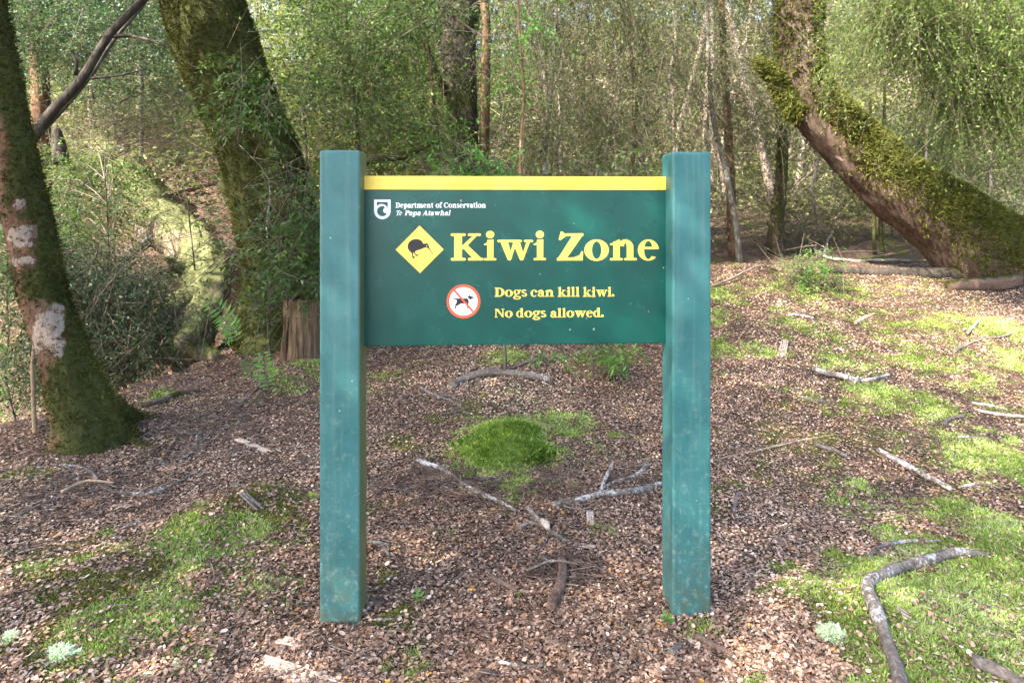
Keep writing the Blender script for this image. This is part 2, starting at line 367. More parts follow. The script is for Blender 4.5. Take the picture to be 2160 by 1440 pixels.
def paint(name, col, col2, rough, grain=.25, algae=None):
    t = NT(name); o = t.obj(); n = t.noise(7, o, 6, .65); g = t.noise(420, o, 3, .6); blot = t.noise(55, o, 5, .75)
    c = t.mix(t.maprange(n, .35, .7), col, col2)
    c = t.mix(t.maprange(blot, .62, .8, 0., .35), c, tuple(min(1, x * 1.5 + .06) for x in col2))
    sp = t.n('TexVoronoi', {'Vector': o, 'Scale': 17.}).outputs['Distance']
    c = t.mix(t.maprange(t.math('ADD', sp, t.math('MULTIPLY', n, .12)), .085, .11, .55, 0.), c, (.42, .52, .42))
    if algae is not None:
        z = t.n('SeparateXYZ', {0: o}).outputs[2]; st = t.noise(16, t.scale(o, (3, 3, .12)), 5, .7)
        c = t.mix(t.maprange(st, .5, .75, 0., .45), c, (.12, .19, .17))
        c = t.mix(t.math('MULTIPLY', t.maprange(z, .02, .30, .9, 0.), t.maprange(t.noise(20, o, 6, .75), .4, .62)), c, (.07, .075, .045))
        c = t.mix(t.math('MULTIPLY', t.maprange(z, .1, .9, .75, .1), t.maprange(t.noise(38, o, 6, .8), .52, .66)), c, (.19, .26, .21))
    if algae:
        sep = t.n('SeparateXYZ', {0: t.n('NewGeometry').outputs['Normal']})
        am = t.math('MULTIPLY', t.maprange(sep.outputs[0], *algae), t.maprange(t.noise(11, t.scale(o, (1, 1, .3)), 5, .7), .25, .6, .55, 1.))
        c = t.mix(am, c, (.085, .10, .03))
    return t.done(t.principled(c, t.maprange(n, .3, .7, rough, rough + .12), t.bump(g, grain, .0015), .4))
M['post_l'] = paint('post_paint_algae', (.020, .104, .106), (.043, .145, .146), .42, .3, (.55, .95))
M['post_r'] = paint('post_paint', (.018, .104, .106), (.036, .138, .139), .42, .3, ())
M['panel'] = paint('panel_green', (.0020, .058, .047), (.004, .074, .060), .19, .35)
M['yellow'] = paint('yellow_paint', (.84, .56, .06), (.87, .62, .10), .35, .2)
def flat(name, c, rough=.45):
    t = NT(name); o = t.obj(); n = t.noise(30, o, 4, .6); g = t.noise(420, o, 3, .6)
    return t.done(t.principled(t.mix(t.maprange(n, .3, .7), c, tuple(x * .9 for x in c)), rough, t.bump(g, .3, .001), .35))
M['p_yellow'] = flat('print_yellow', (.85, .62, .11)); M['p_white'] = flat('print_white', (.82, .83, .84))
M['p_black'] = flat('print_black', (.022, .02, .026)); M['p_red'] = flat('print_red', (.80, .105, .045))
PW, PA, PD = .1200, .4716, .12
for s, m_, x0, x1 in ((0, 'post_l', -PA - PW, -PA), (1, 'post_r', PA, PA + PW)):
    o = bevel_box('post', x0, x1, 0, PD, -.35, 1.424, .0085, M[m_], sign, 4)
    o['label'] = 'square green post with green algae down its inner side' if s == 0 else 'square green post with a pale streak along its front edge'
YP = .076                                          # panel face behind the posts' front
zt = sl_xz(1080, 372, YP)[1]; zs = sl_xz(1080, 401, YP)[1]; zb = sl_xz(1080, 727, YP)[1]
panel = bevel_box('panel', -PA - .0015, PA + .0015, YP, YP + .036, zb, zs - .0005, .0025, M['panel'], sign, 2)
hdr = bevel_box('header_strip', -PA - .001, PA + .001, YP - .0015, YP + .037, zs, zt, .0015, M['yellow'], sign, 2)

# glyphs: unit cap height, pieces are (outline, [holes])
def bar(x0, y0, x1, y1, r=.045):
    r = min(r, abs(x1 - x0) / 2 - 1e-4, abs(y1 - y0) / 2 - 1e-4); p = []
    for cx, cy, a in ((x1 - r, y0 + r, -90), (x1 - r, y1 - r, 0), (x0 + r, y1 - r, 90), (x0 + r, y0 + r, 180)):
        for k in range(4):
            q = math.radians(a + 30 * k); p.append((cx + r * math.cos(q), cy + r * math.sin(q)))
    return (p, [])
def el(cx, cy, rx, ry, n=40): return [(cx + rx * math.cos(2 * math.pi * k / n), cy + ry * math.sin(2 * math.pi * k / n)) for k in range(n)]
def ell(cx, cy, rx, ry): return (el(cx, cy, rx, ry), [])
def ring(cx, cy, rx, ry, ix, iy): return (el(cx, cy, rx, ry), [el(cx, cy, ix, iy)])
def arc(cx, cy, rx, ry, ix, iy, a0, a1, n=26, icx=None, icy=None):
    icx = cx if icx is None else icx; icy = cy if icy is None else icy
    A = [math.radians(a0 + (a1 - a0) * k / n) for k in range(n + 1)]
    return ([(cx + rx * math.cos(a), cy + ry * math.sin(a)) for a in A] + [(icx + ix * math.cos(a), icy + iy * math.sin(a)) for a in reversed(A)], [])
def pg(*p): return (list(p), [])
XH = .76
flag = pg((0, .60), (.02, .56), (.16, .565), (.37, .6), (.37, .775), (.33, .775), (.2, .70))
flagt = pg((0, .98), (.02, .94), (.16, .945), (.37, .95), (.37, 1.10), (.33, 1.10), (.2, 1.04))
def nn(x): return [bar(x + .62, 0, x + .87, .52, .02), arc(x + .57, .47, .30, .305, .05, .17, -2, 165), bar(x + .52, 0, x + 1.0, .09)]
G = {
 'K': ([bar(.13, .02, .42, .98, .02), bar(0, .90, .56, 1), bar(0, 0, .56, .10), pg((.42, .40), (.40, .52), (.84, .93), (1.0, .93), (.60, .52)), pg((.42, .50), (.62, .58), (1.17, .06), (.86, .04)), bar(.64, .90, 1.13, 1), bar(.64, 0, 1.22, .10)], 1.2),
 'i': ([bar(.13, .02, .37, .76, .02), flag, bar(0, 0, .48, .09), ell(.24, .955, .155, .14)], .48),
 'w': ([pg((.10, .72), (.39, .72), (.56, .12), (.50, 0), (.40, 0)), pg((.40, .02), (.50, .0), (.74, .68), (.62, .72)), pg((.55, .72), (.84, .72), (1.02, .12), (.97, 0), (.86, 0)), pg((.88, .02), (.97, 0), (1.24, .70), (1.11, .72)), bar(0, .67, .93, .76), bar(1.0, .67, 1.35, .76)], 1.33),
 'Z': ([pg((.06, .78), (.12, .74), (.2, .80), (.34, .90), (.96, .90), (.96, 1.0), (.26, 1.0), (.22, 1.06), (.14, 1.07)), pg((0, .03), (.34, .06), (.97, .97), (.6, .97)), pg((0, 0), (.94, 0), (.96, .33), (.90, .35), (.82, .20), (.62, .12), (0, .10))], .97),
 'o': ([ring(.45, .38, .45, .395, .17, .325)], .90),
 'n': ([bar(.13, .02, .37, .7, .02), flag, bar(0, 0, .48, .09)] + nn(0), 1.0),
 'm': ([bar(.13, .02, .37, .7, .02), flag, bar(0, 0, .48, .09)] + nn(0) + nn(.5), 1.5),
 'e': ([arc(.39, .38, .39, .395, .155, .335, 6, 318), bar(.15, .41, .775, .50, .02)], .78),
 'D': ([bar(.13, .02, .41, .98, .02), bar(0, .91, .55, 1), bar(0, 0, .55, .09), arc(.48, .5, .60, .5, .29, .40, -90, 90)], 1.08),
 'g': ([ring(.38, .50, .35, .275, .13, .20), bar(.60, .62, .86, .76), ring(.41, -.12, .43, .20, .24, .09), pg((.1, .04), (.14, .2), (.36, .27), (.4, .2), (.3, .08))], .84),
 's': ([arc(.33, .56, .29, .215, .09, .11, 30, 262), arc(.33, .205, .31, .215, .09, .11, -165, 82), pg((.07, .50), (.25, .42), (.58, .30), (.42, .42), (.28, .50))], .64),
 'c': ([arc(.39, .38, .39, .395, .15, .335, 48, 318), ell(.61, .58, .13, .12)], .76),
 'a': ([bar(.41, .02, .66, .56, .02), arc(.37, .50, .29, .275, .05, .18, -5, 165), ell(.17, .57, .13, .11), ring(.31, .21, .30, .22, .12, .12), bar(.52, 0, .80, .09)], .78),
 'k': ([bar(.13, .02, .37, 1.08, .02), flagt, bar(0, 0, .48, .09), pg((.36, .28), (.36, .38), (.66, .70), (.82, .70), (.52, .40)), pg((.38, .36), (.56, .46), (.98, .05), (.70, .03)), bar(.54, .67, .92, .76), bar(.53, 0, 1.02, .09)], 1.0),
 'l': ([bar(.13, .02, .37, 1.08, .02), flagt, bar(0, 0, .49, .09)], .49),
 'h': ([bar(.13, .02, .37, 1.08, .02), flagt, bar(0, 0, .48, .09)] + nn(0), 1.0),
 'd': ([ring(.36, .38, .36, .395, .14, .31), bar(.49, .02, .73, 1.08, .02), pg((.36, .98), (.38, .94), (.52, .945), (.73, .95), (.73, 1.1), (.69, 1.1), (.56, 1.04)), bar(.6, 0, .87, .09)], .87),
 'N': ([bar(.11, .02, .22, .98, .02), bar(.90, .02, 1.01, .98, .02), pg((.08, 1.0), (.40, 1.0), (1.01, .10), (1.01, 0), (.90, 0)), bar(0, 0, .36, .08), bar(0, .92, .35, 1), bar(.76, .92, 1.14, 1)], 1.14),
 '.': ([ell(.15, .135, .15, .14)], .32),
 'p': ([bar(.13, -.28, .37, .72, .02), flag, bar(0, -.30, .52, -.21), ring(.52, .38, .36, .395, .14, .31)], .9),
 'r': ([bar(.13, .02, .37, .72, .02), flag, bar(0, 0, .5, .09), pg((.34, .5), (.36, .66), (.52, .77), (.62, .74), (.52, .64)), ell(.58, .63, .125, .135)], .68),
 't': ([bar(.14, .08, .37, .92, .02), bar(0, .66, .52, .76), arc(.38, .22, .24, .23, .06, .12, 180, 300), pg((.02, .70), (.16, .70), (.3, .95), (.25, .97))], .54),
 'f': ([bar(.13, .02, .36, .86, .02), bar(0, .66, .52, .76), arc(.40, .82, .28, .28, .05, .16, 25, 180), ell(.56, .97, .11, .1), bar(0, 0, .5, .09)], .56),
 'C': ([arc(.55, .5, .55, .52, .25, .44, 42, 322), bar(.90, .62, .98, 1.0, .02)], 1.06),
 'v': ([pg((.10, .72), (.39, .72), (.56, .12), (.50, 0), (.40, 0)), pg((.40, .02), (.50, 0), (.76, .70), (.64, .72)), bar(0, .67, .48, .76), bar(.54, .67, .90, .76)], .88),
 'T': ([bar(.36, .02, .63, .98, .02), bar(0, .9, 1, 1, .02), pg((0, .70), (.06, .70), (.16, .92), (0, .95)), pg((1, .70), (.94, .70), (.84, .92), (1, .95)), bar(.2, 0, .8, .09)], .94),
 'P': ([bar(.13, .02, .41, .98, .02), bar(0, .91, .5, 1), bar(0, 0, .56, .09), arc(.46, .72, .46, .28, .2, .19, -90, 90)], .9),
 'A': ([pg((.10, .05), (.22, .05), (.58, .92), (.50, 1.02)), pg((.40, 1.02), (.60, 1.02), (1.06, .05), (.74, .05)), bar(.26, .30, .80, .38, .01), bar(0, 0, .38, .08), bar(.62, 0, 1.18, .08)], 1.12),
}
def fill(pieces, tx, y0, dy=.00012):
    """triangulated print: each piece a hair in front of the last"""
    V, T = [], []
    for k, (outer, holes) in enumerate(pieces):
        loops = [[Vector((x, y, 0)) for x, y in l] for l in [outer] + holes]; base = len(V)
        pts = [p for l in loops for p in l]
        for p in pts:
            x, z = tx(p.x, p.y); V.append((x, y0 - dy * k, z))
        for a, b, c in tessellate_polygon(loops):
            A, B, C = (V[base + q] for q in (a, b, c))
            if (B[0] - A[0]) * (C[2] - A[2]) - (B[2] - A[2]) * (C[0] - A[0]) < 0: b, c = c, b
            T.append((base + a, base + b, base + c))
    return np.array(V), np.array(T)

def text_line(name, words, base_v, cap_v, m, label, shear=0., y0=YP - .0006):
    par = empty(name); par.parent = sign; par['label'] = label
    for word, u0, u1 in words:
        x0, zb_ = sl_xz(u0, base_v, YP); x1, _ = sl_xz(u1, base_v, YP); zc = sl_xz(u0, cap_v, YP)[1]
        tot = sum(G[c][1] for c in word) + .03 * (len(word) - 1) - .03; sx = (x1 - x0) / tot; sz = zc - zb_; x = 0.
        for c in word:
            pieces, adv = G[c]
            V, T = fill(pieces, lambda a, b: (x0 + (x + a) * sx + b * shear * sz, zb_ + b * sz), y0)
            mesh_np('letter', V, [T], [m], parent=par); x += adv + .03
a_, b_ = 920, 470
cx4 = lambda x: a_ + x / 4.32
text_line('lettering', [('Kiwi', cx4(133), cx4(995)), ('Zone', cx4(1100), cx4(2022))], 549.6, 492.3, M['p_yellow'], 'large yellow words Kiwi Zone')
c8 = lambda x: 930 + x / 5.684
text_line('lettering', [('Dogs', c8(643), c8(1030)), ('can', c8(1075), c8(1352)), ('kill', c8(1400), c8(1660)), ('kiwi.', c8(1702), c8(2078))], 625.7, 606.7, M['p_yellow'], 'yellow words Dogs can kill kiwi')
text_line('lettering', [('No', c8(643), c8(858)), ('dogs', c8(903), c8(1260)), ('allowed.', c8(1312), c8(1950))], 669.2, 651.2, M['p_yellow'], 'yellow words No dogs allowed')
c7 = lambda x: 770 + x / 7.579
text_line('lettering', [('Department', c7(488), c7(1090)), ('of', c7(1128), c7(1228)), ('Conservation', c7(1260), c7(1930))], 438.3, 427.4, M['p_white'], 'white words Department of Conservation')
text_line('lettering', [('Te', c7(490), c7(585)), ('Papa', c7(630), c7(885)), ('Atawhai', c7(920), c7(1358))], 454.5, 444.2, M['p_white'], 'white slanted words Te Papa Atawhai', .22)

def px(scale, ou, ov):
    return lambda x, y: sl_xz(ou + x / scale, ov + y / scale, YP)
def printed(name, pieces, tf, m, parent, y0):
    V, T = fill(pieces, tf, y0); return mesh_np(name, V, [T], [m], parent=parent)
t7 = px(7.579, 770, 400); t8 = px(5.684, 930, 590)
# shield emblem: outline, and a wave curling inside it
sh = [(145, 160), (410, 160), (410, 345)] + [(277 + 132 * math.cos(math.radians(a)), 345 + 127 * math.sin(math.radians(a))) for a in range(10, 180, 10)] + [(145, 345)]
shi = [(190, 198), (364, 198), (364, 300), (345, 268), (320, 245), (285, 230), (250, 230), (220, 240), (190, 262)]
cur = [(283, 262)] + [(277 + 84 * math.cos(math.radians(a)), 345 + 82 * math.sin(math.radians(a))) for a in range(268, 20, -12)] + [(335, 380), (308, 372), (290, 350), (290, 322), (305, 300), (318, 290), (305, 272)]
printed('emblem', [(sh, [shi, cur])], t7, M['p_white'], sign, YP - .0008)['label'] = 'white shield emblem with a curling wave'
dm = printed('warning_diamond', [([(872, 565), (1264, 955), (880, 1342), (480, 960)], [])], t7, M['p_black'], sign, YP - .0006)
printed('yellow_face', [([(872, 572), (1257, 955), (880, 1334), (488, 959)], [])], t7, M['p_yellow'], dm, YP - .0009)
kiwi = [(745, 1010), (705, 975), (686, 940), (682, 905), (690, 870), (712, 832), (750, 805), (800, 790), (850, 792), (890, 808), (915, 832), (930, 862), (950, 864), (975, 858), (1003, 866), (1018, 890), (1026, 925), (1046, 962), (1070, 998), (1096, 1034), (1086, 1034), (1058, 998), (1030, 962), (1010, 938), (990, 926), (960, 924), (930, 936), (890, 954), (850, 965), (820, 975), (800, 990), (790, 1005)]
leg1 = [(745, 1000), (772, 1004), (766, 1060), (800, 1068), (806, 1074), (780, 1078), (800, 1096), (796, 1100), (770, 1086), (782, 1110), (776, 1112), (758, 1082), (752, 1070), (754, 1056)]
leg2 = [(780, 990), (802, 985), (800, 1010), (818, 1036), (852, 1036), (856, 1042), (832, 1046), (858, 1056), (854, 1062), (824, 1054), (826, 1066), (818, 1064), (808, 1048), (786, 1014)]
printed('kiwi_silhouette', [(kiwi, []), (leg1, []), (leg2, [])], t7, M['p_black'], dm, YP - .0012)
printed('kiwi_eye', [(el(986, 899, 9, 9, 14), [])], t7, M['p_white'], dm, YP - .0018)
nd = printed('no_dogs_roundel', [(el(271, 258, 196, 196, 64), [])], t8, M['p_white'], sign, YP - .0006)
dog = [(145, 220), (190, 222), (230, 222), (315, 222), (332, 240), (334, 270), (326, 300), (330, 335), (322, 346), (312, 342), (316, 330), (306, 296), (284, 284), (240, 284), (205, 306), (184, 316), (188, 336), (180, 346), (166, 344), (172, 318), (170, 300), (186, 276), (188, 240), (160, 232)]
head = [(318, 214), (332, 192), (340, 180), (352, 194), (398, 210), (396, 216), (370, 226), (352, 240), (340, 226)]
printed('dog_silhouette', [(dog, []), (head, [])], t8, M['p_black'], nd, YP - .0009)
printed('red_ring', [(el(271, 258, 203, 203, 64), [el(271, 258, 170, 170, 64)]), ([(150, 130), (168, 118), (395, 372), (375, 386)], [])], t8, M['p_red'], nd, YP - .0013)

# ------------------------------------------------------------------ foliage helpers
def sprays(bag, P0, D, L, k, leaf, aspect=.3, droop=.5, rnd=None, twig=True, slot_leaf=0, slot_twig=1, tw=.0016, spread=.8, side=1.0):
    S = len(P0); P0 = np.asarray(P0, float); D = unit(np.asarray(D, float)); L = np.broadcast_to(L, (S,)).astype(float); leaf = np.broadcast_to(leaf, (S,)).astype(float)
    rnd = RNG.random(S) if rnd is None else rnd
    tt = (np.arange(k) + .6) / k
    pos = P0[:, None] + D[:, None] * (L[:, None] * tt)[..., None]; pos[..., 2] -= droop * L[:, None] * tt ** 2
    T = np.repeat(D[:, None], k, 1); T[..., 2] = T[..., 2] - 2 * droop * tt; T = unit(T)
    B = unit(np.cross(T, RNG.normal(0, .5, (S, 1, 3)) + np.array([0, 0, 1.])))
    sg = np.where(np.arange(k) % 2 == 0, 1., -1.)[None, :, None]
    ld = unit(T * (1.1 - spread * .6) + B * sg * spread * side + RNG.normal(0, .25, (S, k, 3)) + np.array([0, 0, -.12]))
    sd = unit(np.cross(ld, RNG.normal(0, .55, (S, k, 3)) + np.array([0, 0, 1.])))
    nv = np.cross(sd, ld); le = (leaf[:, None] * RNG.uniform(.6, 1.15, (S, k)))[..., None]
    w2 = le * aspect * .5
    V = np.stack([pos, pos + ld * le * .45 + sd * w2 - nv * w2 * .25, pos + ld * le - nv * le * .08, pos + ld * le * .45 - sd * w2 - nv * w2 * .25], 2).reshape(-1, 3)
    Q = np.arange(S * k * 4).reshape(-1, 4)
    r = np.clip(rnd[:, None] + RNG.normal(0, .13, (S, k)), 0, 1)
    bag.add(V, Q, slot_leaf, rnd=np.repeat(r.ravel(), 4))
    if twig:
        ts = np.array([0, .5, 1.]); c = P0[:, None] + D[:, None] * (L[:, None] * ts)[..., None]; c[..., 2] -= droop * L[:, None] * ts ** 2
        a = unit(np.cross(D, np.array([.2, .1, 1.]))); b = np.cross(D, a); R = tw * np.array([1, .7, .25])
        ring_ = np.stack([a, -.5 * a + .87 * b, -.5 * a - .87 * b], 1)
        V = (c[:, :, None] + ring_[:, None] * R[None, :, None, None]).reshape(-1, 3)
        f = []
        for i in (0, 1):
            for j in range(3): f.append([i * 3 + j, i * 3 + (j + 1) % 3, i * 3 + 3 + (j + 1) % 3, i * 3 + 3 + j])
        f = np.array(f); Q = (np.arange(S)[:, None, None] * 9 + f[None]).reshape(-1, 4)
        bag.add(V, Q, slot_twig)

def rdir(n, up=0., flat=1.):
    d = RNG.normal(0, 1, (n, 3)); d[:, 2] = d[:, 2] * flat + up; return unit(d)

def tufts(bag, P, N, h, blades=4, width=.22, slot=0, rnd=None, spread=.7):
    S = len(P); N = unit(np.asarray(N, float)); h = np.broadcast_to(h, (S,))
    rnd = RNG.random(S) if rnd is None else rnd
    d = unit(N[:, None] + RNG.normal(0, spread, (S, blades, 3))); le = (h[:, None] * RNG.uniform(.6, 1.2, (S, blades)))[..., None]
    s = unit(np.cross(d, RNG.normal(0, 1, (S, blades, 3)))); p = np.asarray(P)[:, None] + RNG.normal(0, .25, (S, blades, 3)) * h[:, None, None] * .8
    V = np.stack([p - s * le * width * .5, p + s * le * width * .5, p + d * le], 2).reshape(-1, 3)
    r = rnd[:, None] + RNG.normal(0, .14, (S, blades)); r = np.clip(r[..., None] + np.array([-.12, -.12, .22]), 0, 1)
    bag.add(V, np.arange(S * blades * 3).reshape(-1, 3), slot, rnd=r.ravel())

def clusters_px(n, u0, u1, v0, v1, y0, y1):
    u = RNG.uniform(u0, u1, n); v = RNG.uniform(v0, v1, n); Y = RNG.uniform(y0, y1, n)
    return np.stack([(u - CU) / F * Y, Y, HC - (v - CV) / F * Y], 1)

def foliage(bag, C, per, r, L, k, leaf, droop, aspect=.3, tone=None, up=.1, tw=.0016, spread=.8, side=1., dense=True, bare=5):
    if dense: per = int(per * 2.3); leaf = leaf * 1.3; aspect = min(.6, aspect * 1.3)
    n = len(C); tone = RNG.random(n) if tone is None else tone
    P = np.repeat(C, per, 0) + RNG.normal(0, r, (n * per, 3)) * np.array([1, 1, .7])
    D = rdir(n * per, up, .5); S = n * per
    rn = np.clip(np.repeat(tone, per) * .55 + RNG.random(S) * .45, 0, 1)
    sprays(bag, P, D, RNG.uniform(.6, 1.25, S) * L, k, leaf, aspect, droop, rn, tw=tw, spread=spread, side=side)
    if dense and bare:
        nb = n * bare; sprays(bag, np.repeat(C, bare, 0) + RNG.normal(0, r * 1.2, (nb, 3)), rdir(nb, .25, .9), RNG.uniform(.9, 2.6, nb) * L, 3, leaf * .8, aspect, droop * RNG.uniform(-.2, .5), tw=tw * 2.3)

def limbs(bag, trunkP, C, r0=.012, slot=1, bend=.25, seg=5):
    for c in C:
        d = np.linalg.norm(trunkP - c, axis=1) + np.maximum(0, trunkP[:, 2] - c[2] + .2) * .8
        a = trunkP[int(np.argmin(d))]; m = (a + c) / 2 + np.array([0, 0, bend * np.linalg.norm(c - a) * .4]) + RNG.normal(0, .06, 3)
        L = np.linalg.norm(c - a); r = r0 * (.5 + min(L, 3) / 2)
        add_tube(bag, [a, m, c], [r, r * .7, r * .25], slot, seg=seg, step=.25, cap=False)

def px_path(pts, Y):
    """pts: (u, v, width px[, depth]); returns centres and radii"""
    P, R = [], []
    for q in pts:
        y = q[3] if len(q) > 3 else Y; P.append(at(q[0], q[1], y)); R.append(q[2] / 2 * y / F)
    return np.array(P), np.array(R)

def tree(name, label, P, R, bark, group=None, cat='tree', seg=14, step=.12, amp=.10, freq=5., lobes=0., attr=None, seed=0, extra=(), crown=None, leafm=None, twigm='twig',
         moss=0, moss_h=.03, limb_r=.012, limb_n=None, cname='crown', moss_mat='moss_dark', trunk_name='trunk', limb_z=-9.):
    """an Empty at the foot with trunk, limbs and crown under it"""
    P = np.asarray(P, float); o = empty(name, P[0]); tag(o, label, cat, group); org = P[0]
    bag = Bag(); V, N = add_tube(bag, P, R, 0, attr, seg=seg, step=step, amp=amp, freq=freq, seed=seed, lobes=lobes)
    A = attr(V, N) if attr else {}; VV, NN, MM = [V], [N], [A.get('moss', np.ones(len(V)))]
    for (p, r, *ea) in extra:
        v2, n2 = add_tube(bag, p, r, 0, ea[0] if ea else attr, seg=18, step=.035, amp=.2, freq=7, seed=seed + 3); VV.append(v2); NN.append(n2); MM.append((ea[0] if ea else attr)(v2, n2)['moss'] if (ea or attr) else np.ones(len(v2)))
    V = np.concatenate(VV); N = np.concatenate(NN); A = {'moss': np.concatenate(MM)}
    bag.build(trunk_name, [M[bark]], o, True, org)
    if moss:
        m = A.get('moss', np.ones(len(V))); p = np.clip(m, 0, 1) * 1.; k = RNG.choice(len(V), moss, p=p / p.sum())
        b2 = Bag(); st = np.linalg.norm(np.median(np.diff(V[:seg * 3:seg], axis=0), axis=0)) if seg else .05
        jit = RNG.normal(0, 1, (moss, 3)); nn_ = N[k]; jit -= nn_ * np.sum(jit * nn_, 1, keepdims=True)
        pos = V[k] + jit * .035 - nn_ * .006
        tone = np.clip(.5 + .5 * fbm(pos * 5, 41, 3) + RNG.normal(0, .12, moss), 0, 1)
        tufts(b2, pos, nn_ + np.array([0, 0, -.15]), moss_h, 5, .3, 0, tone, .75)
        tag(b2.build('moss_fur', [M[moss_mat]], o, False, org), kind='stuff')
    if crown is not None:
        b = Bag(); cl = []
        for c in crown:
            C = c.pop('C') if 'C' in c else clusters_px(*c.pop('box')); cl.append(C); foliage(b, C, **c)
        tp, _ = resample(P, R, .2); allC = np.concatenate(cl)
        limbs(b, tp[tp[:, 2] > limb_z], allC if limb_n is None else allC[:limb_n], limb_r)
        b.build(cname, [M[leafm], M[twigm]], o, False, org)
    return o

def amoss(k, s):
    return lambda V, N: {'moss': np.clip(k + .6 * fbm(V * 3, s, 3), 0, 1), 'pale': np.clip(.1 + .8 * fbm(V * 5, s + 1, 3), 0, 1)}
# ------------------------------------------------------------------ large trees
def a_left(V, N):
    m = np.clip(.14 + .70 * N[:, 0] + .25 * (-N[:, 1]) * 0 + .55 * (1 - sstep(V[:, 2], .0, .75)) + .35 * fbm(V * 2.2, 11, 3), 0, 1)
    u = CU + F * V[:, 0] / V[:, 1]; v = CV - F * (V[:, 2] - HC) / V[:, 1]; p = np.zeros(len(V))
    for cu, cv, ru, rv in ((46, 497, 34, 29), (48, 552, 29, 14), (104, 695, 38, 64), (40, 430, 16, 14)):
        p = np.maximum(p, np.clip(.64 - ((np.abs(u - cu) / ru) ** 4 + (np.abs(v - cv) / rv) ** 4) * .34, 0, 1))
    p = p * (N[:, 1] < .2)
    m = m + .42 * np.exp(-((v - 600) / 34) ** 2) + .30 * np.exp(-((v - 830) / 60) ** 2) + .35 * np.exp(-((v - 420) / 30) ** 2) + .10
    return {'moss': np.clip(m * (1 - p * 1.35), 0, 1), 'pale': p}
b1 = gp(188, 935)
P, R = px_path([(186, 985, 186), (188, 945, 162), (180, 885, 130), (153, 803, 106), (128, 722, 92), (98, 642, 84), (70, 521, 87), (32, 333, 84), (4, 187, 76), (-32, 0, 74), (-75, -220, 78), (-100, -500, 66), (-90, -850, 50)], b1[1])
def root(u0, v0, pts):
    q = [np.append(at(u0, v0, b1[1]), .07)] + [np.append(gp(a, b) + np.array([0, 0, h_]), rr) for a, b, h_, rr in pts]
    q = np.array(q); return q[:, :3], q[:, 3]
roots = [root(205, 870, [(250, 918, .02, .06), (292, 938, -.01, .03), (325, 948, -.03, .012)]), root(215, 850, [(275, 890, .03, .045), (320, 880, -.01, .02)])]
tree('beech_tree', 'mossy trunk with white lichen patches leaning at the far left edge', P, R, 'bark_red', seg=56, step=.022, amp=.10, freq=7, lobes=.12, attr=a_left, seed=2, moss=17000, moss_h=.017, extra=roots,
     crown=[dict(C=np.array([P[-1]]) + RNG.normal(0, 1, (70, 3)) * np.array([1.7, 1.9, .8]) + np.array([-1.5, -1.2, 1.0]), per=26, r=.35, L=.5, k=10, leaf=.055, droop=.2, aspect=.55, dense=False)], leafm='leaf_green', limb_n=30)

def a_big(V, N):
    m = np.clip(.86 + .3 * fbm(V * 1.5, 13, 3), 0, 1); return {'moss': m, 'pale': 0 * m}
Y2 = 6.2
P, R = px_path([(600, 735, 260), (600, 690, 195), (596, 620, 162), (590, 540, 156), (578, 450, 162), (552, 345, 164), (523, 262, 150), (486, 170, 158), (455, 95, 166), (427, 0, 160), (385, -150, 165), (350, -330, 150), (330, -700, 120), (330, -1100, 80)], Y2)
tree('beech_tree', 'huge moss-covered trunk leaning left behind the left signpost', P, R, 'bark_red', seg=60, step=.035, amp=.13, freq=5, lobes=.2, attr=a_big, seed=5, moss=46000, moss_h=.03,
     extra=[px_path([(590, 640, 70), (550, 690, 50), (520, 740, 40)], Y2 - .25), px_path([(620, 640, 70), (660, 700, 50), (690, 760, 40)], Y2 - .3)],
     crown=[dict(C=P[-1] + RNG.normal(0, 1, (30, 3)) * np.array([2.6, 2.2, .8]), per=20, r=.4, L=.55, k=9, leaf=.06, droop=.2, aspect=.55, dense=False)], leafm='leaf_green', limb_n=26)

def a_centre(V, N):
    n = fbm(V * 3, 17, 3); return {'moss': np.clip(.45 + .7 * n, 0, 1), 'pale': np.clip(.02 + .8 * fbm(V * 5, 18, 3), 0, 1) * .8}
P, R = px_path([(985, 640, 90), (985, 520, 70), (983, 400, 62), (980, 290, 58), (972, 180, 66), (968, 80, 76), (970, 0, 92), (972, -200, 80), (960, -700, 60)], 7.6)
tree('beech_tree', 'grey-green lichen-spotted trunk rising behind the middle of the sign', P, R, 'bark_dark', seg=34, step=.05, amp=.14, attr=a_centre, seed=8, moss=5000, moss_h=.025,
     extra=[px_path([(940, 200, 14), (915, 140, 13), (890, 70, 12), (868, -10, 11)], 7.5)],
     crown=[dict(C=P[-1] + RNG.normal(0, 1, (16, 3)) * np.array([1.8, 1.6, .7]), per=18, r=.4, L=.55, k=8, leaf=.07, droop=.2, aspect=.5, dense=False)], leafm='leaf_green', limb_n=14)
P, R = px_path([(1022, 640, 30), (1024, 500, 24), (1022, 320, 22), (1024, 180, 20), (1026, 60, 19), (1020, -60, 18), (1030, -400, 14)], 7.2)
tree('beech_tree', 'slim red-brown stem close beside the lichen-spotted middle trunk', P, R, 'bark_red', seg=12, step=.08, amp=.12, seed=9, attr=lambda V, N: {'moss': np.clip(.35 + .6 * fbm(V * 3, 4, 3), 0, 1)})

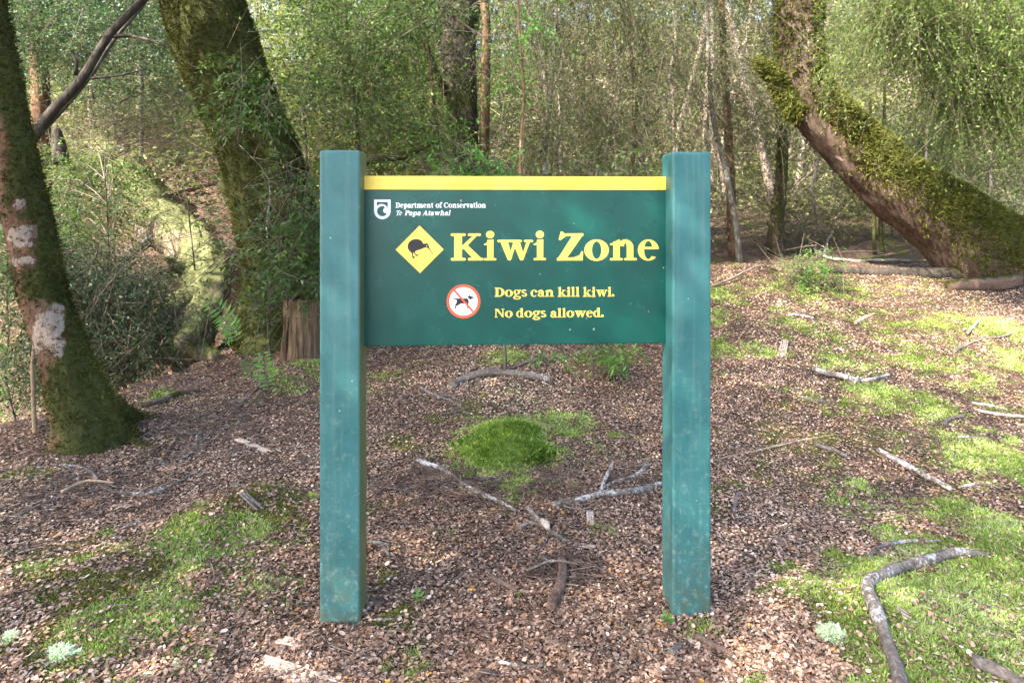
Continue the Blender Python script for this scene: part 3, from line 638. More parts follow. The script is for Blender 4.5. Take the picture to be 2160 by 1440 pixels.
def a_lean(V, N):
    m = np.clip(.36 + .80 * N[:, 2] + .15 * sstep(V[:, 2], .4, 1.6) + .45 * fbm(V * 1.6, 23, 4) - .4 * sstep(V[:, 2], 2.1, 2.6), 0, 1)
    return {'moss': m, 'pale': np.clip(-.12 + .9 * fbm(V * 5, 24, 3) + .2 * sstep(V[:, 2], 2.2, 3.0), 0, 1)}
P, R = px_path([(2330, 690, 280, 6.7), (2230, 630, 240, 6.8), (2120, 558, 204, 6.9), (2030, 490, 170), (1945, 428, 142), (1865, 366, 124), (1795, 305, 114), (1735, 245, 108), (1698, 180, 96), (1689, 100, 88), (1690, 0, 84), (1694, -150, 84), (1700, -400, 76), (1720, -800, 55)], 7.0)
stub = px_path([(1690, 235, 60), (1655, 192, 40), (1632, 160, 28), (1614, 142, 16), (1602, 134, 5)], 6.95)
tree('beech_tree', 'thick mossy trunk leaning low from the right edge then bending upright', P, R, 'bark_purple', seg=60, step=.035, amp=.16, freq=6, attr=a_lean, seed=12, moss=34000, moss_h=.042, extra=[(*stub, amoss(.9, 77))], moss_mat='moss_mid',
     crown=[dict(box=(52, 1850, 2240, -120, 80, 4.6, 6.4), per=30, r=.15, L=.42, k=20, leaf=.026, droop=.95, aspect=.25, up=-.15, tw=.0012, bare=1), dict(box=(24, 1990, 2240, 80, 220, 4.6, 6.2), per=30, r=.14, L=.40, k=20, leaf=.026, droop=.95, aspect=.25, up=-.15, tw=.0012, bare=1),
            dict(box=(4, 1750, 1860, 60, 150, 5.6, 6.3), per=7, r=.09, L=.34, k=18, leaf=.026, droop=.95, aspect=.25, up=-.15, tw=.0012, bare=1), dict(C=np.array([1.4, 6.4, 6.6]) + RNG.normal(0, 1, (70, 3)) * np.array([1.9, 1.6, .6]), per=34, r=.4, L=.55, k=8, leaf=.07, droop=.2, aspect=.5, dense=False)], leafm='leaf_hang', limb_n=26, limb_r=.006, limb_z=3.6)

# ------------------------------------------------------------------ slimmer trees and saplings
def sap(label, pts, Y, bark, boxes, leafm, seed, mossk=.3, group='saplings behind the sign', seg=9, limb_n=None, twigm='twig', limb_r=.006, name='sapling', moss=0):
    P, R = px_path(pts, Y)
    if name == 'shrub':
        q = resample(P, R, .22); P, R = q[0] + RNG.normal(0, .022, q[0].shape), q[1] * .45
    g = ground_z(P[0, 0], P[0, 1])[0] - .06; P = np.concatenate([[[P[0, 0] + .03, P[0, 1], g]], P]) if P[0, 2] > g + .05 else P
    if len(P) > len(R): R = np.concatenate([[R[0] * 1.25], R])
    return tree(name, label, P, R, bark, group, seg=seg, step=.12, amp=.14, attr=amoss(mossk, seed), seed=seed, crown=boxes or None, leafm=leafm, twigm=twigm, limb_n=limb_n, limb_r=limb_r, moss=moss, moss_h=.02)
B = dict
# right of the sign
sap('dark mossy sapling stem beside the right signpost', [(1546, 520, 22), (1540, 380, 20), (1532, 200, 15), (1524, 60, 14), (1520, -120, 12)], 8.2, 'bark_red',
    [B(box=(34, 1430, 1640, -100, 330, 7.4, 9.6), per=20, r=.22, L=.52, k=22, leaf=.027, droop=.95, aspect=.21, up=-.1, spread=.65)], 'leaf_olive', 31, .5, limb_n=22, moss=1800)
sap('thin grey sapling stem leaning against the dark one beside the right signpost', [(1556, 505, 14), (1546, 437, 14), (1525, 333, 13), (1506, 262, 11), (1496, 150, 8), (1490, -60, 6)], 7.6, 'bark_grey',
    [B(box=(10, 1400, 1560, 40, 330, 7.2, 8.2), per=20, r=.2, L=.35, k=10, leaf=.024, droop=.7)], 'leaf_olive', 32, .1, limb_n=8)
sap('short mossy trunk standing under the leaning trunk', [(1636, 510, 34), (1638, 470, 29), (1648, 375, 26), (1650, 290, 24), (1645, 233, 22), (1640, 100, 18), (1636, -100, 15)], 8.6, 'bark_purple',
    [B(box=(26, 1580, 1800, -60, 330, 8.2, 10.2), per=26, r=.22, L=.45, k=10, leaf=.035, droop=.6)], 'leaf_olive', 33, .55, limb_n=14, moss=2200)
sap('pair-forming thin stem nearest the leaning trunk underside', [(1843, 520, 8), (1844, 440, 8), (1838, 330, 7), (1835, 200, 5)], 8.8, 'bark_dark', [B(box=(14, 1760, 2000, 250, 440, 8.6, 10.5), per=22, r=.22, L=.4, k=10, leaf=.03, droop=.6)], 'leaf_olive', 34, .6, limb_n=8)
sap('thin mossy stem second from the leaning trunk underside', [(1860, 520, 9), (1858, 440, 9), (1864, 300, 7), (1866, 180, 5)], 9.1, 'bark_dark', [B(box=(14, 1850, 2120, 240, 430, 9, 11), per=22, r=.22, L=.4, k=10, leaf=.03, droop=.6)], 'leaf_green', 35, .8, limb_n=8)
sap('pale thin stem above the middle of the leaning trunk', [(1952, 520, 7), (1953, 330, 6), (1958, 200, 5), (1962, 80, 4)], 8.6, 'bark_pale', [B(box=(24, 1860, 2230, 80, 400, 8, 11), per=26, r=.25, L=.45, k=10, leaf=.035, droop=.6)], 'leaf_green', 36, .0, limb_n=10)
sap('thin brown stem at the far right above the mossy trunk', [(2090, 540, 8), (2092, 320, 7), (2105, 240, 5), (2110, 100, 4)], 8.8, 'bark_grey', [B(box=(24, 1980, 2260, 120, 430, 8, 11), per=26, r=.25, L=.45, k=10, leaf=.035, droop=.6)], 'leaf_olive', 37, .2, limb_n=10)
sap('twiggy olive shrub on the bank behind the short mossy trunk', [(1700, 540, 6), (1704, 470, 5), (1716, 420, 3)], 9.4, 'bark_grey', [B(box=(20, 1560, 1800, 400, 500, 9, 10.8), per=14, r=.2, L=.4, k=9, leaf=.028, droop=.3)], 'leaf_olive', 38, .1, limb_n=18, name='shrub', group='shrubs on the bank')
sap('twiggy shrub on the bank beside the right signpost', [(1490, 540, 6), (1494, 470, 5), (1486, 420, 3)], 9.0, 'bark_grey', [B(box=(18, 1420, 1580, 380, 510, 8.6, 10.4), per=14, r=.2, L=.4, k=9, leaf=.028, droop=.3)], 'leaf_olive', 39, .1, limb_n=16, name='shrub', group='shrubs on the bank')
sap('sunlit shrub on the bank beyond the stems under the leaning trunk', [(1880, 540, 6), (1884, 480, 5), (1880, 430, 3)], 10.6, 'bark_grey', [B(box=(18, 1770, 2000, 400, 505, 10, 12), per=14, r=.24, L=.4, k=9, leaf=.032, droop=.3)], 'leaf_yellow', 40, .1, limb_n=14, name='shrub', group='shrubs on the bank')
# behind the board, right of the middle
sap('feathery olive sapling above the right half of the board', [(1330, 560, 14), (1332, 380, 12), (1340, 220, 10), (1330, 90, 8), (1322, -120, 6)], 7.8, 'bark_red',
    [B(box=(46, 1230, 1460, -100, 400, 6.6, 9.2), per=21, r=.20, L=.52, k=24, leaf=.026, droop=.95, aspect=.21, up=-.1, spread=.65)], 'leaf_olive', 41, .2, limb_n=24)
sap('feathery olive sapling above the word Zone, nearer the middle trunk', [(1150, 560, 12), (1148, 380, 10), (1160, 220, 8), (1172, 60, 7), (1180, -120, 5)], 7.0, 'bark_grey',
    [B(box=(44, 1040, 1260, -100, 400, 6.2, 8.6), per=20, r=.20, L=.52, k=24, leaf=.026, droop=.95, aspect=.21, up=-.1, spread=.65)], 'leaf_olive', 42, .2, limb_n=22)
sap('sapling with bright drooping leaves above the board', [(1100, 560, 8), (1098, 330, 7), (1105, 200, 5), (1095, 60, 4), (1090, -80, 4)], 5.6, 'bark_red',
    [B(box=(5, 1070, 1140, 0, 210, 5.2, 6.0), per=6, r=.11, L=.3, k=12, leaf=.045, droop=1.0, aspect=.24)], 'leaf_bright', 43, .1, limb_n=7)
for k_, (u_, v_, y_, lab) in enumerate(((1180, 330, 9.5, 'pale sunlit stem low behind the word Zone'), (1182, 180, 11, 'white sunlit stem high above the middle of the board'), (1300, 260, 10.5, 'pale crooked stem above the board right of the middle'),
        (1360, 300, 9.6, 'pale branch-like stem above the board near the right signpost'), (650, 120, 10.0, 'pale pinkish stem above the left signpost'), (700, 250, 11.0, 'thin orange-lit stem just right of the left signpost'),
        (1420, 160, 10.8, 'pale stem above the right signpost'), (1640, 420, 11, 'pale stem seen past the short mossy trunk'), (1720, 400, 10.5, 'pale crooked stem under the leaning trunk'))):
    sap(lab, [(u_ + 4, 560, 8), (u_, v_ + 60, 7), (u_ - 8, v_, 7), (u_ + 6, v_ - 70, 6), (u_ - 6, v_ - 190, 5)], y_, 'bark_pale', None, None, 50 + k_, -.2)
# bright leaves left of the middle
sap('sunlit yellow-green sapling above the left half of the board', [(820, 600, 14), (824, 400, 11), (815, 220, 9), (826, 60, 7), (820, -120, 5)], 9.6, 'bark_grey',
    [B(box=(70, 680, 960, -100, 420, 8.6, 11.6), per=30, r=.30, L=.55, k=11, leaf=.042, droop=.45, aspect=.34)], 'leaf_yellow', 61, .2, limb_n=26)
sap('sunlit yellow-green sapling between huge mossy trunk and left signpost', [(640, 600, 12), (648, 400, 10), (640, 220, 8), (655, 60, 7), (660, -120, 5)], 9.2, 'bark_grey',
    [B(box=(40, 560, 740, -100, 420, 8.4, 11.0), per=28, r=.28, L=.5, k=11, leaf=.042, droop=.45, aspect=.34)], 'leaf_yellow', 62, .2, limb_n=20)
sap('dark green leafy sapling in front of the sunlit leaves above the left signpost', [(770, 600, 10), (765, 420, 9), (752, 260, 7), (735, 100, 6), (720, -80, 4)], 6.6, 'bark_dark',
    [B(box=(26, 590, 920, -90, 190, 5.8, 7.4), per=24, r=.20, L=.4, k=12, leaf=.036, droop=.6, aspect=.3), B(box=(8, 690, 930, 200, 360, 6, 7.2), per=16, r=.18, L=.36, k=10, leaf=.036, droop=.5)], 'leaf_green', 63, .3, limb_n=18)
sap('twiggy brown stem in front of the middle trunk', [(925, 640, 8), (925, 320, 7), (914, 200, 6), (905, 120, 5), (880, 20, 4)], 6.8, 'bark_red',
    [B(box=(6, 880, 960, 140, 330, 6.4, 7), per=10, r=.14, L=.3, k=9, leaf=.045, droop=.5, aspect=.25)], 'leaf_bright', 64, .1, limb_n=6)
# upper left
sap('red-brown trunk in the shade at the upper left', [(92, 470, 36), (88, 300, 34), (84, 150, 33), (78, 0, 34), (74, -150, 32)], 9.0, 'bark_red',
    [B(box=(40, -30, 320, -120, 130, 7.6, 10.0), per=28, r=.26, L=.5, k=12, leaf=.036, droop=.45, aspect=.36)], 'leaf_cool', 71, .3, limb_n=22, moss=1200)
sap('grey trunk further back at the upper left', [(44, 480, 18), (42, 300, 17), (46, 120, 16), (44, -120, 15)], 11.5, 'bark_grey', None, None, 72, .1)
sap('slim grey pole of a tree between the fallen pole and huge trunk', [(300, 470, 10), (298, 300, 9), (298, 150, 9), (296, -100, 8)], 12, 'bark_grey',
    [B(box=(40, 160, 420, -110, 210, 10, 13.0), per=26, r=.34, L=.6, k=11, leaf=.045, droop=.4, aspect=.4)], 'leaf_cool', 73, .1, limb_n=16)
sap('twiggy grey shrub on the slope behind the fallen pole', [(240, 470, 8), (236, 380, 7), (244, 300, 5), (230, 220, 4)], 9.8, 'bark_grey',
    [B(box=(30, 130, 400, 190, 360, 8.8, 11), per=24, r=.26, L=.5, k=7, leaf=.02, droop=.3)], 'leaf_olive', 74, .0, limb_n=28, limb_r=.008, name='shrub', group='shrubs on the slope')
# left middle shrubs
sap('leafy green shrub in front of the huge mossy trunk', [(560, 720, 9), (575, 600, 8), (562, 480, 7), (570, 380, 5), (500, 300, 3)], 5.4, 'bark_grey',
    [B(box=(12, 510, 690, 340, 640, 5.0, 5.8), per=6, r=.15, L=.34, k=10, leaf=.040, droop=.45, aspect=.28), B(box=(6, 460, 580, 140, 300, 5.2, 5.7), per=9, r=.10, L=.3, k=9, leaf=.05, droop=.5, aspect=.26)], 'leaf_green', 81, .0, limb_n=26, name='shrub', group='shrubs around the mossy log')
sap('olive leafy shrub over the far end of the mossy log', [(420, 760, 9), (415, 600, 8), (405, 480, 6), (390, 380, 4)], 6.6, 'bark_dark',
    [B(box=(9, 430, 570, 330, 560, 6.2, 7.6), per=9, r=.18, L=.42, k=11, leaf=.032, droop=.5, aspect=.3)], 'leaf_olive', 82, .2, limb_n=24, name='shrub', group='shrubs around the mossy log')
sap('cool green shrub beside the lichen-patched trunk, above the log', [(230, 700, 9), (236, 560, 8), (225, 430, 6), (215, 330, 4)], 6.8, 'bark_dark',
    [B(box=(26, 90, 250, 300, 620, 6.4, 8.2), per=13, r=.2, L=.42, k=12, leaf=.034, droop=.45, aspect=.36)], 'leaf_green', 83, .2, limb_n=24, name='shrub', group='shrubs around the mossy log')
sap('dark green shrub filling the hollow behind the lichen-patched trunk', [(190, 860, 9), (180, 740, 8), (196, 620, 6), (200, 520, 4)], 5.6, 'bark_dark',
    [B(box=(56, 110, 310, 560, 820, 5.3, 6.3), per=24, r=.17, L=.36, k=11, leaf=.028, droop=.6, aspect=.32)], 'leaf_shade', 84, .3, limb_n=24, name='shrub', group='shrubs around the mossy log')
sap('yellow-green shrub at the left edge behind the lichen-patched trunk', [(30, 900, 9), (22, 780, 8), (20, 640, 6), (10, 480, 4)], 5.8, 'bark_grey',
    [B(box=(30, -60, 110, 420, 830, 5.2, 6.8), per=14, r=.18, L=.36, k=10, leaf=.03, droop=.5, aspect=.34)], 'leaf_bright', 85, .3, limb_n=20, name='shrub', group='shrubs around the mossy log')
sap('sunlit shrub on the bank beyond the log, behind the lichen-patched trunk', [(150, 620, 8), (160, 520, 7), (150, 430, 5)], 8.6, 'bark_grey',
    [B(box=(24, 60, 260, 330, 560, 8.0, 9.6), per=16, r=.24, L=.4, k=11, leaf=.034, droop=.4, aspect=.36)], 'leaf_yellow', 86, .3, limb_n=14, name='shrub', group='shrubs around the mossy log')
sap('thin bare sapling stem standing left of the lichen-patched trunk', [(73, 912, 9), (70, 830, 8), (68, 770, 7), (74, 700, 5)], gp(73, 912)[1], 'stick_tan', None, None, 87, -.4, name='sapling', group=None)
# low plants
sap('fresh green bush at the foot of the short mossy trunk', [(1690, 610, 8), (1690, 580, 7), (1695, 540, 5)], 6.2, 'bark_dark',
    [B(box=(9, 1645, 1740, 540, 600, 5.9, 6.5), per=10, r=.10, L=.26, k=12, leaf=.026, droop=.6, aspect=.26)], 'leaf_bright', 91, .5, limb_n=10, name='bush', group=None)
sap('lance-leaved green sapling just above the yellow strip', [(1060, 640, 6), (1056, 420, 5), (1050, 370, 4), (1045, 330, 3)], 4.6, 'bark_grey',
    [B(box=(10, 940, 1130, 335, 400, 4.3, 4.9), per=4, r=.07, L=.2, k=9, leaf=.055, droop=.35, aspect=.2)], 'leaf_bright', 92, .0, limb_n=12, name='sapling', group='lance-leaved saplings')
sap('lance-leaved sapling peeping over the yellow strip near the right signpost', [(1250, 640, 6), (1252, 420, 5), (1262, 350, 3)], 4.9, 'bark_grey',
    [B(box=(8, 1180, 1390, 330, 400, 4.6, 5.2), per=3, r=.07, L=.2, k=9, leaf=.05, droop=.35, aspect=.2)], 'leaf_green', 93, .0, limb_n=9, name='sapling', group='lance-leaved saplings')
sap('low lance-leaved seedlings showing under the board', [(1250, 800, 5), (1250, 760, 4), (1240, 730, 3)], gp(1250, 800)[1], 'bark_grey',
    [B(box=(7, 1160, 1330, 725, 775, gp(1250, 800)[1] - .2, gp(1250, 800)[1] + .2), per=3, r=.06, L=.18, k=9, leaf=.05, droop=.35, aspect=.2)], 'leaf_bright', 94, .0, limb_n=9, name='seedling', group='lance-leaved saplings')
sap('dark leafy plant behind the left signpost beside the rotten stump', [(650, 690, 7), (655, 600, 6), (650, 540, 4)], 5.2, 'bark_dark',
    [B(box=(16, 590, 690, 430, 640, 4.9, 5.4), per=10, r=.08, L=.24, k=9, leaf=.045, droop=.4, aspect=.24)], 'leaf_green', 95, .0, limb_n=12, name='shrub', group='shrubs around the mossy log')

# ------------------------------------------------------------------ fern fronds and seedling
def frond(label, pts, Y, n, leaf, leafm='leaf_bright', aspect=.24):
    P, R = px_path([(a, b, 3) for a, b in pts], Y); q, _ = resample(P, R, .01); o = empty('fern', P[0]); tag(o, label, 'fern', 'fresh green fern fronds')
    b = Bag(); add_tube(b, P, R, 1, seg=4, step=.05, cap=False); T = unit(np.gradient(q, axis=0))
    for k in range(n):
        i = int((k + 1) / (n + 1) * (len(q) - 1)); s_ = leaf * (.55 + .6 * math.sin(math.pi * (k + 1.5) / (n + 2)))
        for sg in (-1, 1):
            sd = np.cross(T[i], np.array([0, -.9, .45])) * sg; d = unit(sd * .9 + T[i] * .35 + RNG.normal(0, .08, 3) + np.array([0, -.15, -.1]))
            wv = unit(np.cross(d, np.array([.1, -1, .3]))) * s_ * aspect * .5
            b.add([q[i], q[i] + d * s_ * .4 + wv, q[i] + d * s_ + np.array([0, 0, -.01]), q[i] + d * s_ * .4 - wv], [[0, 1, 2, 3]], 0, rnd=np.clip(.55 + RNG.normal(0, .18), 0, 1))
    b.build('frond', [M[leafm], M['twig']], o, False, P[0])
frond('bright fern frond beside the mossy log, upper one', [(505, 700), (480, 668), (455, 645), (438, 632)], 5.3, 9, .10)
frond('bright fern frond beside the mossy log, middle one', [(500, 720), (492, 700), (478, 680), (465, 668)], 5.1, 8, .085)
frond('bright fern frond beside the mossy log, drooping lowest one', [(470, 690), (490, 700), (478, 716), (476, 728)], 4.9, 6, .06)
frond('bright upright fern frond in the litter below the rotten stump', [(566, 825), (562, 795), (558, 765), (553, 738)], gp(566, 825)[1], 11, .075)
frond('small dark fern frond left of the upright bright one', [(530, 800), (528, 775), (520, 755)], gp(530, 800)[1], 8, .06, 'leaf_green')
frond('pinnate green frond against the shade above the leaning trunk', [(2025, 300), (2000, 305), (1970, 308)], 6.0, 8, .07)
def seedling(label, u, v, s, n):
    c = gp(u, v); o = empty('seedling', c); tag(o, label, 'seedling', 'tiny green seedlings'); b = Bag()
    add_tube(b, [c, c + np.array([.002, 0, s * .5]), c + np.array([.004, 0, s])], [.0012, .001, .0008], 1, seg=4, step=.02)
    for k in range(n):
        a = k * 2.4; z = s * (.5 + .5 * k / n); d = unit(np.array([math.cos(a), math.sin(a) - .3, .35])); q = c + np.array([.003, 0, z]); L = s * .75
        sd = unit(np.cross(d, np.array([0, 0, 1.]))) * L * .3
        b.add([q, q + d * L * .35 + sd * .8, q + d * L * .7 + sd * .8, q + d * L, q + d * L * .7 - sd * .8, q + d * L * .35 - sd * .8], [[0, 1, 2, 3, 4, 5]], 0, rnd=.6 + .3 * random.random())
    b.build('leaves', [M['leaf_bright'], M['twig']], o, False, c)
seedling('small seedling with round fresh green leaves near the left signpost foot', 880, 1278, .035, 7)
seedling('tiny green seedling by the dark cut stub', 1092, 1263, .018, 5)
seedling('tiny yellow-green seedling in front of the right signpost foot', 1405, 1325, .035, 8)

# ------------------------------------------------------------------ fallen timber in the background
def a_log(V, N): return {'moss': np.clip(.30 + .5 * N[:, 2] + .6 * fbm(V * 3, 51, 3), 0, 1), 'pale': np.clip(.25 + .9 * fbm(V * 3, 52, 3) - .4 * N[:, 2], 0, 1)}
logP, logR = px_path([(395, 760, 98, 5.9), (412, 690, 84, 6.2), (436, 620, 86, 6.6), (425, 560, 96, 7.2), (390, 510, 98, 7.9), (330, 465, 96, 8.8), (290, 420, 84, 9.9), (255, 370, 80, 11.2), (225, 330, 66, 12.6), (200, 300, 55, 14.0)], 6)
root1 = px_path([(425, 630, 74, 6.5), (370, 650, 58, 6.2), (322, 700, 48, 5.9), (300, 750, 38, 5.7), (272, 795, 24, 5.6), (240, 810, 12, 5.5)], 6)
root2 = px_path([(412, 680, 56, 6.0), (405, 702, 40, 5.8), (392, 712, 34, 5.6), (380, 722, 26, 5.4)], 6)
root3 = px_path([(400, 720, 60, 5.9), (430, 745, 34, 5.7), (455, 752, 20, 5.5)], 6)
knot = px_path([(400, 560, 40, 7.0), (372, 565, 30, 6.8), (358, 548, 16, 6.7), (345, 545, 6, 6.6)], 6)
tree('fallen_log', 'pale mossy fallen log with forked root end crossing the hollow', logP, logR, 'log_moss', cat='log', seg=48, step=.045, amp=.32, freq=8, attr=a_log, seed=61, extra=[root1, root2, root3, knot], moss=9000, moss_h=.016, moss_mat='moss_a', trunk_name='stem')
def simple(name, label, cat, path, bark, seed, group=None, attr=None, extra=(), seg=16, step=.05, amp=.24):
    P, R = path; o = empty(name, P[0]); tag(o, label, cat, group); b = Bag()
    add_tube(b, P, R, 0, attr, seg=seg, step=step, amp=amp, seed=seed)
    for p, r in extra: add_tube(b, p, r, 0, attr, seg=max(6, seg - 4), step=step, amp=amp, seed=seed + 1)
    b.build('wood', [M[bark]], o, True, P[0]); return o
simple('fallen_pole', 'dark dead pole slanting across the upper left', 'dead branch', px_path([(62, 300, 24), (110, 236, 20), (172, 168, 17), (232, 74, 16), (312, -12, 14), (380, -100, 12)], 5.6), 'bark_dark', 63, attr=amoss(.1, 3),
       extra=[px_path([(238, 76, 9), (290, 78, 7), (348, 98, 4)], 5.6), px_path([(160, 160, 9), (162, 130, 6), (152, 115, 4)], 5.6), px_path([(190, 165, 6), (250, 160, 4), (310, 145, 3)], 5.6), px_path([(190, 180, 5), (198, 208, 3)], 5.6)])
simple('fallen_pole', 'thinner grey pole lying just under the dark slanting pole', 'dead branch', px_path([(75, 288, 12), (130, 232, 11), (190, 160, 10), (240, 85, 9), (300, 12, 8), (350, -60, 7)], 5.75), 'bark_grey', 64, attr=amoss(.2, 5))
simple('fallen_pole', 'grey bare log sloping behind the mossy log', 'log', px_path([(220, 588, 16, 8.2), (255, 555, 20, 8.1), (300, 520, 20, 8.0), (340, 490, 18, 8.0)], 8), 'bark_grey', 65)
simple('fallen_log', 'dark mossy log at the top of the slope behind the log', 'log', px_path([(200, 350, 26), (230, 328, 24), (268, 312, 18)], 10.5), 'bark_dark', 66, attr=amoss(.4, 6))
simple('fallen_branch', 'dark mossy bough behind the top of the left signpost', 'dead branch', px_path([(740, 350, 14), (790, 335, 24), (850, 328, 20), (890, 312, 12), (935, 292, 8)], 6.4), 'bark_dark', 67, attr=amoss(.6, 7))
simple('dead_stem', 'dark broken stump under the slanting pole', 'stump', px_path([(132, 345, 34), (126, 310, 26), (120, 280, 20), (116, 262, 8)], 7.5), 'bark_dark', 68, attr=amoss(.2, 8))
q = gp(1930, 582); yl = q[1]
simple('fallen_log', 'dark log shape standing in for the shadow strip along the bank under the leaning trunk', 'log', px_path([(1735, 566, 16), (1800, 572, 20), (1920, 577, 24), (2040, 580, 28), (2170, 584, 34)], yl), 'bark_dark', 69, attr=amoss(.2, 9), seg=16)  # dark log added in place of the shadow strip at the bank edge
simple('fallen_log', 'short rotten log with pale broken end at the right edge of the bank', 'log', px_path([(2000, 603, 22), (2060, 600, 28), (2110, 596, 30), (2150, 588, 26)], yl - .5), 'stick_brown', 70, attr=lambda V, N: {'moss': np.clip(.1 + .6 * N[:, 2] + .5 * fbm(V * 6, 3, 3), 0, 1), 'pale': np.clip(.5 * fbm(V * 8, 4, 3), 0, 1)}, seg=16)

# rotten stump: upright splintered staves round a hollow
sc = gp(640, 752); o = empty('rotten_stump', sc); tag(o, 'splintered brown rotten stump beside the left signpost', 'stump')
V, Q, C_, N, n = tube([sc + np.array([0, 0, -.12]), sc + np.array([.005, 0, .2]), sc + np.array([.0, 0, .5])], [.165, .15, .14], seg=72, step=.03, amp=.16, freq=16, stretch=.12, seed=3, cap=False)
top = V[-72:]; ja = RNG.random(18).repeat(4) * .26 + RNG.random(72) * .05; V[-72:, 2] -= ja; V[-144:-72, 2] -= ja * .6
inner = V.copy(); inner[:, :2] = sc[:2] + (V[:, :2] - sc[:2]) * .72
b = Bag(); b.add(V, Q); b.add(inner, Q[:, ::-1]); k0 = (n - 1) * 72; jj = np.arange(72); b.F[(0, 4)].append(np.stack([k0 + jj, k0 + (jj + 1) % 72, len(V) + k0 + (jj + 1) % 72, len(V) + k0 + jj], 1))
b.build('shell', [M['wood_rot']], o, False, sc)
for k in range(7):
    a = random.uniform(3.4, 6.0); r = .15; c = sc + np.array([math.cos(a) * r, math.sin(a) * r, -.05]); h = random.uniform(.25, .5)
    b = Bag(); add_tube(b, [c, c + np.array([random.uniform(-.02, .02), -.01, h * .6]), c + np.array([random.uniform(-.03, .03), .01, h])], [.016, .013, .003], 0, seg=5, step=.05, amp=.35, seed=k)
    b.build('splinter', [M['wood_rot']], o, False, sc)

# ------------------------------------------------------------------ sticks lying on the floor
def stick(label, pts, wpx, bark='stick', name='fallen_branch', cat='branch', forks=(), pale=.35, group='sticks on the forest floor', lift=.8, moss=-.3, amp=.27):
    def path(pp, ww):
        P, R = [], []
        for k, q in enumerate(pp):
            g = gp(q[0], q[1]); ww_ = q[2] if len(q) > 2 else ww
            r = ww_ / 2 * g[1] / F; P.append(g + np.array([0, 0, r * lift + (q[3] if len(q) > 3 else 0)])); R.append(r)
        return np.array(P), np.array(R)
    seed = len(bpy.data.objects); P, R = path(pts, wpx); R[-1] *= .7
    P, R = resample(P, R, .05 + R.max() * 1.5); P = P + RNG.normal(0, 1, P.shape) * R[:, None] * .2; R = R * RNG.uniform(.78, 1.05, len(R))
    f = lambda V, N: {'moss': np.clip(moss + .5 * fbm(V * 9, seed, 2), 0, 1), 'pale': np.clip(pale * .84 + .35 * fbm(V * 12, seed + 1, 2), 0, 1)}
    o = empty(name, P[0]); tag(o, label, cat, group); b = Bag()
    add_tube(b, P, R, 0, f, seg=12 if wpx > 12 else 7, step=.02, amp=amp, freq=7, seed=seed)
    for pp, ww in forks:
        p, r = path(pp, ww); r[-1] *= .6; add_tube(b, p, r, 0, f, seg=7, step=.02, amp=amp, seed=seed + 2)
    b.build('wood', [M[bark]], o, True, P[0]); return o

stick('thick mottled grey branch bent like an elbow across the bright moss', [(1905, 1490, 40), (1893, 1430, 36), (1868, 1360, 30), (1848, 1300, 29), (1830, 1258, 30), (1840, 1236, 29), (1890, 1214, 26), (1955, 1192, 24), (2010, 1178, 25), (2050, 1176, 20), (2092, 1178, 13)], 32, pale=.42)
stick('short thick grey branch poking in at the lower right corner', [(2056, 1404, 30), (2110, 1438, 34), (2190, 1490, 38)], 32)
stick('curved grey stick with white bark arching above the elbow branch', [(1828, 1180), (1850, 1163), (1880, 1152), (1920, 1147), (1985, 1147)], 12, pale=.5)
stick('long straight grey stick pointing down right in the litter', [(1852, 955), (1900, 982), (1950, 1012), (2008, 1040)], 15, pale=.5)
stick('short pale stick lying level beyond the long straight stick', [(2026, 1029), (2070, 1026), (2112, 1034)], 8, pale=.55)
stick('lichen-white stick with bent tip right of the posts', [(1716, 782), (1745, 795), (1775, 802), (1812, 808)], 14, pale=.6, forks=[([(1800, 810), (1840, 803), (1876, 794)], 8)])
stick('long thin grey twig curving along the right edge', [(2012, 746, 10), (2050, 727), (2090, 715), (2130, 708), (2165, 672)], 6)
stick('short grey twig left of the bright moss cushion at the right', [(2040, 708), (2055, 692), (2070, 676)], 8)
stick('white-barked branch lying on the bank under the leaning trunk', [(1712, 522), (1740, 545), (1790, 552), (1850, 553), (1922, 553)], 8, pale=.6, forks=[([(1738, 545), (1745, 520, 6, .06), (1760, 503, 4, .12)], 6)])
stick('crooked mottled branch on the slope under the board', [(955, 822), (972, 805), (1020, 797), (1060, 794), (1105, 797), (1160, 808)], 17, pale=.3)
stick('thin grey stick just under the middle of the board', [(1074, 783), (1110, 768), (1150, 760)], 7)
stick('forked grey twig on the slope near the left signpost', [(890, 822, 5), (920, 838), (950, 848), (976, 864)], 6, forks=[([(920, 838), (950, 838), (975, 850)], 4)])
stick('thin twig crossing below the forked grey twig', [(930, 876), (960, 872), (990, 860)], 5)
stick('long grey branch running down from the left signpost towards the middle', [(878, 974, 15), (930, 995, 14), (965, 1018, 12), (1010, 1045, 11), (1060, 1064, 9), (1092, 1082, 7)], 14, pale=.45, forks=[([(905, 1008), (935, 1030), (960, 1040)], 7)])
stick('thin dark branch crossing the long grey branch', [(775, 1045), (850, 1030), (930, 1025), (1020, 1018), (1070, 1005)], 9, 'stick_brown')
stick('dark twig at an angle behind the long grey branch', [(990, 1060), (1030, 1040), (1075, 1000)], 8, 'stick_brown')
stick('smooth white-ringed branch reaching the foot of the right signpost', [(1165, 1074), (1215, 1060), (1270, 1050), (1330, 1044), (1395, 1028)], 13, pale=.5)
stick('broken grey stick lying across a twig near the right signpost', [(1266, 1034), (1310, 1018), (1352, 998), (1368, 972)], 10, pale=.5, forks=[([(1268, 1038), (1282, 1012, 8, .02), (1295, 988, 6, .03)], 8), ([(1312, 1008), (1336, 1034)], 6)])
stick('brownish stick in the middle of the litter between the posts', [(1105, 1038), (1130, 1025), (1160, 1014)], 9, 'stick_brown')
